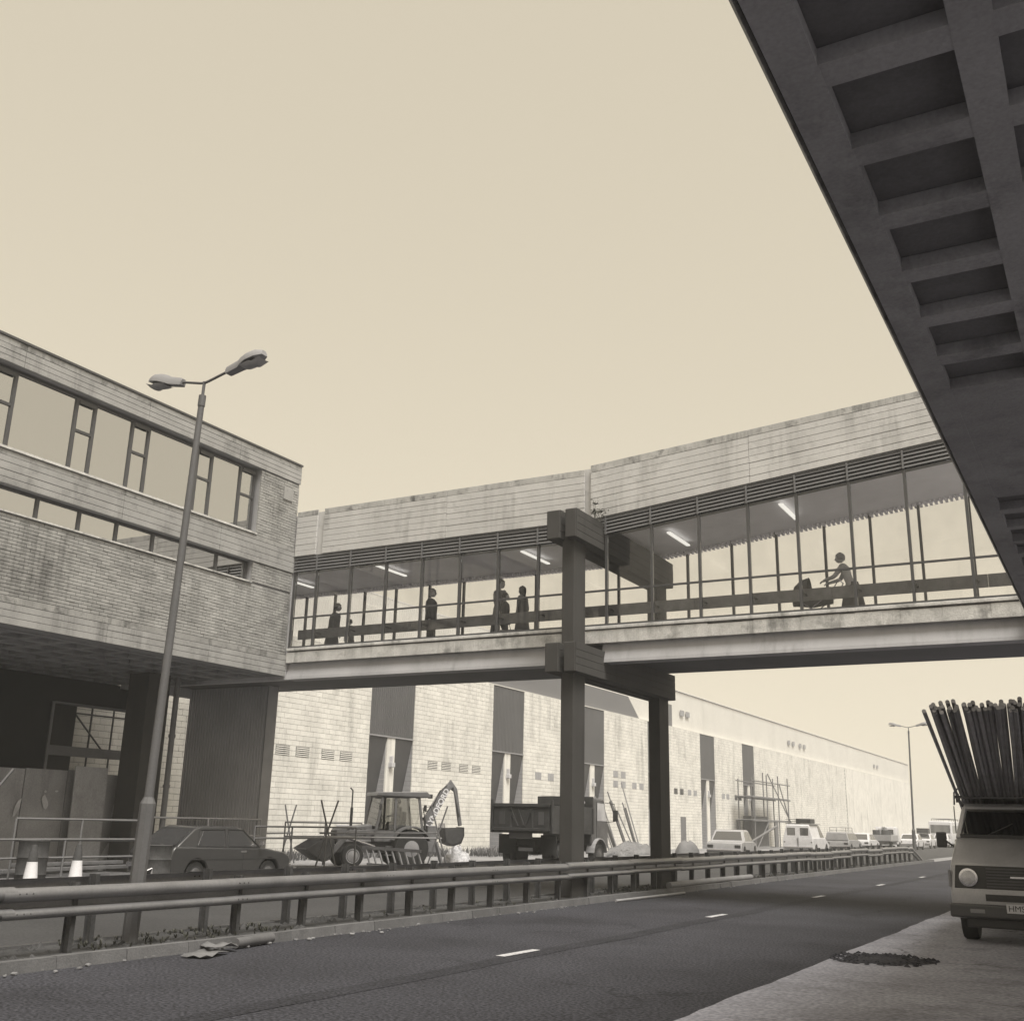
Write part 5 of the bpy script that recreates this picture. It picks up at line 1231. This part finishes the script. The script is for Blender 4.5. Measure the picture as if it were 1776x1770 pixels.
for y in (-.42, .42):
    q = MB(); q.box(-1.55, -1.40, y - .24, y + .24, 1.40, 1.80); q.build('seat', plastic_m, vn, world=False, bevel=.05)
q = MB(); q.tube([(-.95 + .10 * math.sin(t), -.42 + .20 * math.cos(t), 1.52 + .14 * math.sin(t)) for t in [2 * math.pi * k / 16 for k in range(17)]], .012, 6); q.build('steering_wheel', plastic_m, vn, world=False)
glass_screen = glass('screen_glass', .86, 1.6, .06)
vg = glass_van = mat('van_screen', .035, .02, .05, 2, 0, spec=1.0, local=True)
vg.node_tree.nodes['Principled BSDF'].inputs['IOR'].default_value = 2.2
q = MB(); A, B = Vector((-.625, 0, 1.53)), Vector((-.945, 0, 1.92)); nr = Vector((.78, 0, .62)) * .012
q.hexa([tuple(A + nr + Vector((0, -.82, 0))), tuple(A + nr + Vector((0, .82, 0))), tuple(B + nr + Vector((0, .75, 0))), tuple(B + nr + Vector((0, -.75, 0))), tuple(A + Vector((0, -.82, 0))), tuple(A + Vector((0, .82, 0))), tuple(B + Vector((0, .75, 0))), tuple(B + Vector((0, -.75, 0)))]); q.build('windscreen', glass_screen, vn, world=False)
q = MB(); q.bar(tuple(A + nr * 1.3 + Vector((0, -.86, -.03))), tuple(A + nr * 1.3 + Vector((0, .86, -.03))), .03, .05); q.build('screen_seal', plastic_m, vn, world=False)
for s in (-1, 1):
    q = MB(); q.ext([(x, s * (hw2(z) + .003), z) for x, z in ((-.80, 1.54), (-1.06, 1.92), (-1.80, 1.92), (-1.82, 1.54))], (0, s * .005, 0)); q.build('side_window', glass_screen, vn, world=False)
    q = MB(); q.bar(tuple(A + nr * 1.8 + Vector((0, s * .45, -.01))), tuple(A.lerp(B, .42) + nr * 1.8 + Vector((0, s * .1, 0))), .012, .012); q.build('wiper', plastic_m, vn, world=False)
gp = MB(); gp.hexa([(.015, -.92, .765), (.036, -.92, .765), (.036, .92, .765), (.015, .92, .765), (-.03, -.89, 1.09), (-.004, -.89, 1.09), (-.004, .89, 1.09), (-.03, .89, 1.09)]); gpo = gp.build('grille_panel', plastic_m, vn, world=False, bevel=.01)
for k in range(7):
    q = MB(); z = .79 + .042 * k; x = .040 - .034 * (z - .765) / .325 * 1.2; q.box(x - .012, x + .010, -.47, .47, z, z + .020); q.build('grille_bar', mat('grille_grey', .085, .5, local=True) if k == 0 else bpy.data.materials['grille_grey'], gpo, world=False)
for s in (-1, 1):
    q = MB(); q.lathe([(.115, -.01), (.120, .02), (.108, .035), (.06, .05), (.001, .056)], (.018, s * .715, .92), 'x', 24); hl = q.build('headlight', mat('lamp_glass', .62, .12, .25, 9, .1, local=True, spec=.9) if s < 0 else bpy.data.materials['lamp_glass'], vn, world=False, smooth=40)
    q = MB(); q.lathe([(.117, .0), (.130, .02), (.130, .036), (.112, .038)], (.018, s * .715, .92), 'x', 24); q.build('bezel', chrome_m, hl, world=False, smooth=40)
    q = MB(); q.box(-.02, .032, s * .965 - .03, s * .965 + .005, .78, 1.02); q.build('side_lamp', mat('lens_grey', .20, .2, local=True) if s < 0 else bpy.data.materials['lens_grey'], vn, world=False, bevel=.01)
    q = MB(); q.bar((-.62, s * .93, 1.32), (-.52, s * 1.05, 1.42), .02, .02); ma = q.build('mirror_arm', plastic_m, vn, world=False)
    q = MB(); q.box(-.56, -.50, s * 1.125 - .075, s * 1.125 + .075, 1.33, 1.56); q.build('mirror', plastic_m, ma, world=False, bevel=.02)
    wheel(vn, -.72, s * .82, .335, .22, s); wheel(vn, -3.6, s * .80, .335, .22, s)
q = MB(); q.box(.02, .036, -.50, .50, .60, .695); q.box(.034, .046, -.50, .50, .64, .655); q.build('lower_grille', plastic_m, vn, world=False)
q = MB(); q.box(.0, .10, -1.0, 1.0, .36, .555); q.build('bumper', mat('bumper_grey', .05, .45, .1, 3, local=True, coat=.3), vn, world=False, bevel=.03, seg=3)
q = MB(); q.box(-.25, -.05, -.80, .80, .22, .36); q.build('valance', plastic_m, vn, world=False, bevel=.02)
npm = MB(); npm.box(.102, .112, -.225, .295, .45, .575); npo = npm.build('number_plate', mat('plate_white', .55, .5, .05, local=True), vn, world=False, bevel=.004)
Mx = Matrix(((0, 0, 1, .1135), (1, 0, 0, -.09), (0, 1, 0, .512), (0, 0, 0, 1)))
lt = lettering('HMS', .115, black_m, vn, Mx, ex=.001); lt.parent = npo
q = MB(); q.box(-4.9, -2.02, -1.02, 1.02, .80, .90); q.build('bed', wood_m, vn, world=False)
q = MB(); q.box(-4.9, -.9, -.40, .40, .45, .78); q.build('chassis', plastic_m, vn, world=False)
for s in (-1, 1):
    q = MB(); q.box(-4.9, -2.02, s * 1.02 - .02, s * 1.02 + .02, .902, 1.25); q.build('side_board', paint_van, vn, world=False)
    q = MB(); q.box(-2.08, -2.0, s * .93 - .04, s * .93 + .04, .9, 2.24); q.build('rack_post', tube_dark, vn, world=False)
q = MB(); q.box(-2.075, -2.005, -.88, .88, 1.95, 2.02); q.build('rack_bar', tube_dark, vn, world=False)
q = MB(); q.box(-4.9, -4.82, -.9, .9, 1.62, 1.70).box(-4.9, -4.82, -.9, -.82, .9, 1.62).box(-4.9, -4.82, .82, .9, .9, 1.62); q.build('rear_rack', tube_dark, vn, world=False)
q = MB(); q.box(-.78, -.66, -.5, .35, 1.50, 1.525); q.build('dash_papers', white_m, vn, world=False)
# the tubes: each one a thing
dirv = Vector((-.080, .987, -.134)).normalized()
ts = MB(); ts.lathe([(.0245, 0), (.0245, 8.4), (.020, 8.4), (.020, 8.2)], n=10); 
t0 = None
rows = [(0, 30), (1, 29), (2, 16)]
for row, cnt in rows:
    for k in range(cnt):
        xx = -2.375 + .0575 * k + rnd.uniform(-.012, .012) + (.03 if row == 1 else 0) + (rnd.uniform(0, .9) if row == 2 else 0)
        P = Vector((xx, 18.7, 2.17 + .047 * row + rnd.uniform(0, .008)))
        dd = (dirv + Vector((rnd.uniform(-.006, .006), 0, rnd.uniform(-.002, .004)))).normalized()
        start = P - dd * (5.45 + rnd.uniform(-.05, .07))
        if t0 is None: t0 = ts.build('scaffold_tube', steel_tube, smooth=40, world=False); o = t0
        else: o = inst(t0)
        o.location = start; o.rotation_euler = dd.to_track_quat('Z', 'Y').to_euler()
        tag(o, 'dark steel tube in the bundle jutting forward over the flatbed pickup cab', 'steel tube', 'steel tubes loaded on the flatbed pickup')

tag(t0, 'leftmost dark steel tube of the bundle over the flatbed pickup cab', 'steel tube')
rp = thing('lashing_rope', 'rope lashing the bundle of steel tubes to the rack of the flatbed pickup', 'rope', (-1.51, 18.95, 2.1))
q = MB()
for dy in (0, .05):
    q.tube([(-2.46, 18.92 + dy, 1.98), (-2.45, 18.92 + dy, 2.17), (-2.3, 18.92 + dy, 2.33), (-1.5, 18.92 + dy, 2.335), (-.65, 18.92 + dy, 2.31), (-.52, 18.92 + dy, 2.14), (-.54, 18.92 + dy, 1.98)], .011, 6)
q.build('strand', wood_m, rp, smooth=50)
q = MB(); q.tube([(-2.47, 18.95, 1.96), (-2.47, 18.95, 1.55)], .009, 6); q.build('tail', wood_m, rp, smooth=50)
for s in (-1, 1):
    q = MB(); q.bar((-1.02, s * .90, 2.02), (-1.02, s * .90, 2.16), .05, .05); q.build('rack_stay', tube_dark, vn, world=False)
q = MB(); q.bar((-1.02, -.96, 2.105), (-1.02, .96, 2.105), .045, .045); q.build('rack_bar', tube_dark, vn, world=False)
q = MB(); q.box(.048, .056, -.14, .14, .93, .955); q.build('badge_strip', chrome_m, vn, world=False)
for s in (-1, 1):
    q = MB(); q.box(.095, .108, s * .62 - .10, s * .62 + .10, .43, .485); q.build('indicator', bpy.data.materials['lens_grey'], vn, world=False, bevel=.006)
    q = MB(); q.ext([(x, s * .985, z) for x, z in ((-.95, .60), (-.95, 1.45), (-.935, 1.45), (-.935, .60))], (0, -s * .07, 0)); q.build('door_seam', plastic_m, vn, world=False)
# hoses, steps and small gear on the digger
for (a, b_, c, y) in (((-1.5, 1.6), (-1.35, 2.2), (-1.75, 2.3), .06), ((-1.55, 1.5), (-1.30, 2.0), (-1.70, 2.15), -.05), ((-1.75, 2.3), (-2.0, 2.85), (-2.3, 3.1), .10)):
    q = MB(); q.tube([(a[0], y, a[1]), (b_[0], y, b_[1]), (c[0], y, c[1])], .018, 6); q.build('hose', black_m, dg, world=False, smooth=60)
for z in (.45, .75):
    q = MB(); q.box(-.05, .35, .70, .92, z, z + .03); q.build('step', paint_dig, dg, world=False)
q = MB(); q.tube([(.28 + .06 * math.sin(t), .19 * math.cos(t), 1.75 + .18 * math.sin(t)) for t in [2 * math.pi * k / 16 for k in range(17)]], .014, 6).tube([(.28, 0, 1.75), (.5, 0, 1.35)], .02, 6); q.build('steering_wheel', plastic_m, dg, world=False)
for x in (-1.12, .66):
    q = MB(); q.tube([(x, .76, 2.2), (x + .02, .95, 2.25)], .012, 5).box(x - .03, x + .03, .9, 1.06, 2.08, 2.3); q.build('mirror', plastic_m, dg, world=False)
for k in range(5):
    q = MB(); q.box(1.0 + .16 * k, 1.10 + .16 * k, .402, .412, 1.1, 1.38); q.build('bonnet_slot', plastic_m, dg, world=False)
q = MB(); q.box(.8, 2.0, .404, .416, .92, 1.0); q.build('side_stripe', white_m, dg, world=False)
# ================================================================== PEOPLE
def blob(q, c, r, mi, n=12, m=8, shape=None):
    v = []
    for i in range(m + 1):
        ph = math.pi * i / m
        for k in range(n):
            th = 2 * math.pi * k / n
            p = Vector((math.sin(ph) * math.cos(th), math.sin(ph) * math.sin(th), math.cos(ph)))
            s = shape(p) if shape else 1.0
            v.append((c[0] + p.x * r[0] * s, c[1] + p.y * r[1] * s, c[2] + p.z * r[2] * s))
    f = [(i * n + k, i * n + (k + 1) % n, (i + 1) * n + (k + 1) % n, (i + 1) * n + k) for i in range(m) for k in range(n)]
    q.add(v, f, mi)
def person(label, loc, rz, H, cloth, legs, hair, pose='stand', coat=None, longhair=False, group='people crossing the footbridge', female=False, cat='person'):
    """one continuous skinned figure facing +x; z = 0 under the feet"""
    t = thing('person', label, cat, loc, rz, group)
    h = H; V, E, R = [], [], []
    def j(x, y, z, r, p=None, r2=None):
        V.append((x * h, y * h, z * h)); R.append((r * h, (r2 or r) * h))
        if p is not None: E.append((p, len(V) - 1))
        return len(V) - 1
    sit = pose == 'sit'; lean = {'push': .10, 'look': .05, 'stand': .0, 'walk': .02, 'sit': .03, 'bend': .08}[pose]
    pz = .515 if not sit else .515
    pel = j(0, 0, pz, .072, None, .062)
    sp = j(lean * .4, 0, .61, .070, pel, .060); ch = j(lean * .8, 0, .72, .085, sp, .068); nk = j(lean * 1.05, 0, .815, .052, ch); hd0 = j(lean * 1.2, 0, .86, .040, nk)
    sw = .092 if not female else .080
    hands = []
    for s in (-1, 1):
        sh = j(lean * 1.0, s * sw, .795, .040, nk)
        if pose == 'push': el, wr = (.10 + lean, s * .11, .66), (.24 + lean, s * .085, .63)
        elif pose == 'sit': el, wr = (.07, s * .12, .66), (.20, s * .09, .64)
        elif pose == 'walk': el, wr = (lean - .03 * s, s * .125, .635), (lean + .06 - .05 * s, s * .13, .50)
        elif pose == 'bend': el, wr = (.06 + lean, s * .12, .65), (.17 + lean, s * .06, .60)
        else: el, wr = (lean - .01, s * .125, .635), (lean + .03, s * .12, .495)
        e_ = j(*el, .030, sh); w_ = j(*wr, .021, e_)
        d = (Vector(wr) - Vector(el)).normalized(); p = Vector(wr) + d * .035
        pm = j(p.x, p.y, p.z, .020, w_, .013); hands.append((Vector(V[pm]), d, s))
    hw = .050
    for s in (-1, 1):
        st = {'walk': .11 * s, 'push': .10 * s}.get(pose, .012 * s)
        hp = j(0, s * hw, .49, .058, pel)
        if sit: kn = j(.24, s * .07, .50, .042, hp); an = j(.25, s * .07, .27, .028, kn); j(.33, s * .075, .24, .022, an)
        else:
            kn = j(.02 + st * .55, s * hw * 1.1, .275, .042, hp); an = j(st, s * hw * 1.1, .045, .027, kn); j(st + .085, s * hw * 1.2, .020, .022, an)
    me = bpy.data.meshes.new('skeleton'); me.from_pydata(V, E, []); o = bpy.data.objects.new('skeleton', me); COL.objects.link(o)
    md_ = o.modifiers.new('skin', 'SKIN'); md_.use_smooth_shade = True
    for i, sv in enumerate(me.skin_vertices[0].data): sv.radius = R[i]; sv.use_root = (i == 0)
    sb_ = o.modifiers.new('sub', 'SUBSURF'); sb_.levels = 1; sb_.render_levels = 1
    dg_ = bpy.context.evaluated_depsgraph_get(); ev = bpy.data.meshes.new_from_object(o.evaluated_get(dg_))
    q = MB(); q.v = [tuple(v.co) for v in ev.vertices]; q.f = [tuple(p.vertices) for p in ev.polygons]
    for p in ev.polygons:
        c = p.center; mi = 0
        if c.z > .825 * h: mi = 2
        elif c.z < .47 * h or (sit and c.x > .05 * h and c.z < .56 * h): mi = 1
        for hp_, d, s in hands:
            if (Vector(c) - hp_).length < .038 * h: mi = 2
        if c.z < .05 * h and not sit: mi = 3
        q.m.append(mi)
    bpy.data.objects.remove(o)
    # head with brow, nose and chin; ears and eyes
    hc = Vector((lean * 1.35 * h + .012 * h, 0, .922 * h)); hr = (.060 * h, .051 * h, .070 * h)
    def hs(p):
        s = 1.0
        if p.x > .2 and p.z < -.45: s *= 1.04
        if p.z < -.3: s *= 1 - .22 * (-p.z - .3) * (1 - .6 * max(0, p.x))
        return s
    blob(q, hc, hr, 2, 14, 10, hs)
    blob(q, hc + Vector((.060 * h, 0, -.008 * h)), (.014 * h, .009 * h, .016 * h), 2, 8, 5)
    for s in (-1, 1):
        blob(q, hc + Vector((-.002 * h, s * .046 * h, -.004 * h)), (.012 * h, .006 * h, .018 * h), 2, 8, 5)
        blob(q, hc + Vector((.050 * h, s * .019 * h, .006 * h)), (.006 * h, .008 * h, .005 * h), 3, 6, 4)
    q.box(hc.x + .050 * h, hc.x + .0545 * h, -.016 * h, .016 * h, hc.z - .036 * h, hc.z - .031 * h, 3)
    # fingers and thumb
    for hp_, d, s in hands:
        side = Vector((0, 0, 1)).cross(d);
        if side.length < .2: side = Vector((1, 0, 0))
        side.normalize(); curl = d.cross(side).normalized()
        if curl.z > 0: curl = -curl
        for k, ln in enumerate((.040, .045, .042, .034)):
            b = hp_ + side * h * (.011 * (k - 1.5) * .85); a = b + d * h * ln * .5 + curl * h * .004; e = b + d * h * ln + curl * h * .018
            q.tube([b - d * h * .004, a, e], [.0056 * h, .0050 * h, .0036 * h], 6, 2)
        b = hp_ - side * h * .016 - d * h * .018; q.tube([b, b - side * h * .012 + d * h * .016, b - side * h * .013 + d * h * .032], [.006 * h, .0055 * h, .004 * h], 6, 2)
    q.build('body', [cloth, legs, skin_m, plastic_m], t, world=False, smooth=70)
    # hair as a cap with a fringe edge
    q = MB(); v = []; n, m_ = 14, 7
    for i in range(m_ + 1):
        for k in range(n):
            th = 2 * math.pi * k / n; front = math.cos(th)
            lim = (1.15 if front > .3 else (1.95 if not longhair else 2.3)); ph = lim * i / m_
            s = 1.12 + .04 * math.sin(3 * th + i)
            p = Vector((math.sin(ph) * math.cos(th), math.sin(ph) * math.sin(th), math.cos(ph)))
            zz = p.z
            if longhair and front < .3 and i > 4: zz -= .28 * (i - 4)
            v.append((hc.x - .004 * h + p.x * hr[0] * s, p.y * hr[1] * s, hc.z + .004 * h + zz * hr[2] * s))
    f = [(i * n + k, i * n + (k + 1) % n, (i + 1) * n + (k + 1) % n, (i + 1) * n + k) for i in range(m_) for k in range(n)]
    q.add(v, f); q.build('hair', hair, t, world=False, smooth=70, recalc=False)
    if coat:
        q = MB(); n = 20; v = []
        zb = {'short': .42, 'mid': .34, 'long': .20}[coat[1]]
        rows_ = [(.815, .052, .085), (.785, .078, .124), (.70, .092, .112), (.60, .086, .100), (.50, .092, .108), (.42, .100, .118), (zb, .108 + (.45 - zb) * .1, .125 + (.45 - zb) * .12)]
        for z, rx, ry in rows_:
            lx = lean * max(0, (z - .5)) * 3
            for k in range(n):
                th = 2 * math.pi * k / n; wv = 1 + (.05 * math.sin(5 * th) if z < .45 else .015 * math.sin(3 * th)); v.append((lx * h + rx * h * math.cos(th) * wv, ry * h * math.sin(th) * wv * (.92 if female else 1), z * h))
        q.add(v, [(i * n + k, i * n + (k + 1) % n, (i + 1) * n + (k + 1) % n, (i + 1) * n + k) for i in range(len(rows_) - 1) for k in range(n)])
        q.build('coat', coat[0], t, world=False, smooth=70)
    return t
FZ = 5.752
P0 = person('stooping person in a dark coat nearest the left end of the footbridge', (-19.15, 23.6, FZ), .2, 1.66, cl_dark, cl_dark, hair_m, 'look', (cl_dark, 'long'))
P1 = person('small child walking beside the dark coated person in the footbridge', (-18.35, 23.4, FZ), 2.8, 1.12, cl_mid, cl_dark, hair_m, 'walk', (cl_mid, 'mid'))
P2 = person('balding grey haired man in a dark jacket walking alone in the footbridge', (-15.52, 23.15, FZ), .15, 1.70, cl_dark, cl_dark, hair_grey, 'stand', (cl_dark, 'short'))
P3 = person('tall dark haired man with an open jacket in the footbridge group', (-13.55, 23.30, FZ), -.2, 1.80, cl_mid, cl_dark, hair_m, 'walk', None)
P4 = person('dark haired boy in front of the tall man in the footbridge', (-13.22, 23.05, FZ), .3, 1.38, cl_dark, cl_dark, hair_m, 'stand', (cl_dark, 'short'))
P5 = person('woman with a headscarf and long pale coat facing the tall man', (-12.82, 23.25, FZ), 3.0, 1.56, cl_mid, cl_mid, hair_m, 'stand', (mat('coat_grey', .15, .9, local=True), 'long'), True, female=True)
P6 = person('pale topped woman pushing a dark pram along the footbridge', (-4.70, 23.35, FZ), 3.0, 1.66, cl_pale, cl_dark, hair_grey, 'push', None, female=True)
q = MB(); n = 18; v = []
for z, r_ in ((.97, .125), (.85, .17), (.6, .22), (.34, .27)):
    for k in range(n):
        th = 2 * math.pi * k / n; v.append((r_ * math.cos(th) * (1 + .06 * math.sin(5 * th)), r_ * .85 * math.sin(th) * (1 + .06 * math.sin(5 * th)), z))
q.add(v, [(i * n + k, i * n + (k + 1) % n, (i + 1) * n + (k + 1) % n, (i + 1) * n + k) for i in range(3) for k in range(n)]); q.build('skirt', cl_dark, P6, world=False, smooth=60)
drv = person('driver in dark overalls sitting in the cab of the digger', (0, 0, 0), HD, 1.70, cl_dark, cl_dark, hair_m, 'sit', None, group='people on the building site')
c_, s_ = math.cos(HD), math.sin(HD); drv.location = (-22.05 + c_ * -.37, 30.9 + s_ * -.37, .62); drv.scale = (.95, .95, .95)
# shopping bag and pram
sbag = thing('shopping_bag', 'pale carrier bag standing on the footbridge floor beside the woman in the headscarf', 'bag', (-13.05, 22.9, FZ))
q = MB(); q.hexa([(-.20, -.09, 0), (.20, -.09, 0), (.20, .09, 0), (-.20, .09, 0), (-.23, -.05, .40), (.23, -.05, .38), (.22, .05, .39), (-.22, .05, .41)]); q.build('sack', cl_pale, sbag, world=False, bevel=.02)
q = MB(); q.tube([(-.10, 0, .39), (-.06, 0, .52), (.06, 0, .52), (.10, 0, .38)], .008, 6); q.build('handle', cl_dark, sbag, world=False)
pm = thing('pram', 'dark hooded pram pushed by the pale topped woman in the footbridge', 'pram', (-5.55, 23.3, FZ), math.pi)
q = MB(); v = []; n = 14
secs = [(-.42, .10), (-.36, .21), (0, .24), (.36, .21), (.44, .10)]
for x, w_ in secs:
    for k in range(n):
        a = math.pi + math.pi * k / (n - 1); v.append((x, w_ * math.cos(a), .72 + .26 * math.sin(a) * (1 if abs(x) < .3 else .8)))
q.add(v, [(i * n + k, i * n + k + 1, (i + 1) * n + k + 1, (i + 1) * n + k) for i in range(len(secs) - 1) for k in range(n - 1)] + [tuple(range(n)), tuple((len(secs) - 1) * n + k for k in range(n))]); q.build('basket', cl_dark, pm, world=False, smooth=50)
q = MB(); v = []
for i, a0 in enumerate((0.05, .55, 1.05, 1.55)):
    for k in range(n):
        b = math.pi * k / (n - 1); rr = .40
        v.append((.06 + rr * math.cos(a0) * (.4 + .6 * math.sin(b)), .25 * math.cos(b), .72 + rr * math.sin(a0) * math.sin(b) + .02))
q.add(v, [(i * n + k, i * n + k + 1, (i + 1) * n + k + 1, (i + 1) * n + k) for i in range(3) for k in range(n - 1)]); q.build('hood', cl_dark, pm, world=False, smooth=20)
q = MB()
for s in (-1, 1):
    q.tube([(-.34, s * .22, .18), (.30, s * .22, .62)], .012, 6).tube([(.34, s * .22, .18), (-.30, s * .22, .62)], .012, 6).tube([(-.40, s * .22, .66), (-.62, s * .22, 1.0)], .012, 6)
q.tube([(-.62, -.22, 1.0), (-.62, .22, 1.0)], .014, 6); q.build('frame', chrome_m, pm, world=False)
for x in (-.36, .36):
    for s in (-1, 1):
        q = MB(); q.lathe([(.13, -.012), (.15, -.01), (.15, .01), (.13, .012)], (x, s * .25, .15), 'y', 18); q.build('wheel', black_m, pm, world=False, smooth=40)
# ================================================================== THE AIR
hz = MB(); hz.box(-320, 320, -75, 1520, -1.2, 12.6); ho_ = hz.build('haze', [], recalc=True)
vm = bpy.data.materials.new('haze_air'); vm.use_nodes = True
n_, l_ = vm.node_tree.nodes, vm.node_tree.links; n_.clear()
pv = n_.new('ShaderNodeVolumePrincipled'); pv.inputs['Color'].default_value = (.98, .98, .97, 1); pv.inputs['Density'].default_value = .0016; pv.inputs['Anisotropy'].default_value = .25
ov = n_.new('ShaderNodeOutputMaterial'); l_.new(pv.outputs[0], ov.inputs['Volume'])
ho_.data.materials.append(vm); ho_['kind'] = 'stuff'; ho_['label'] = 'thin pale haze filling the air over the road'; ho_['category'] = 'haze'
SC.cycles.volume_bounces = 2
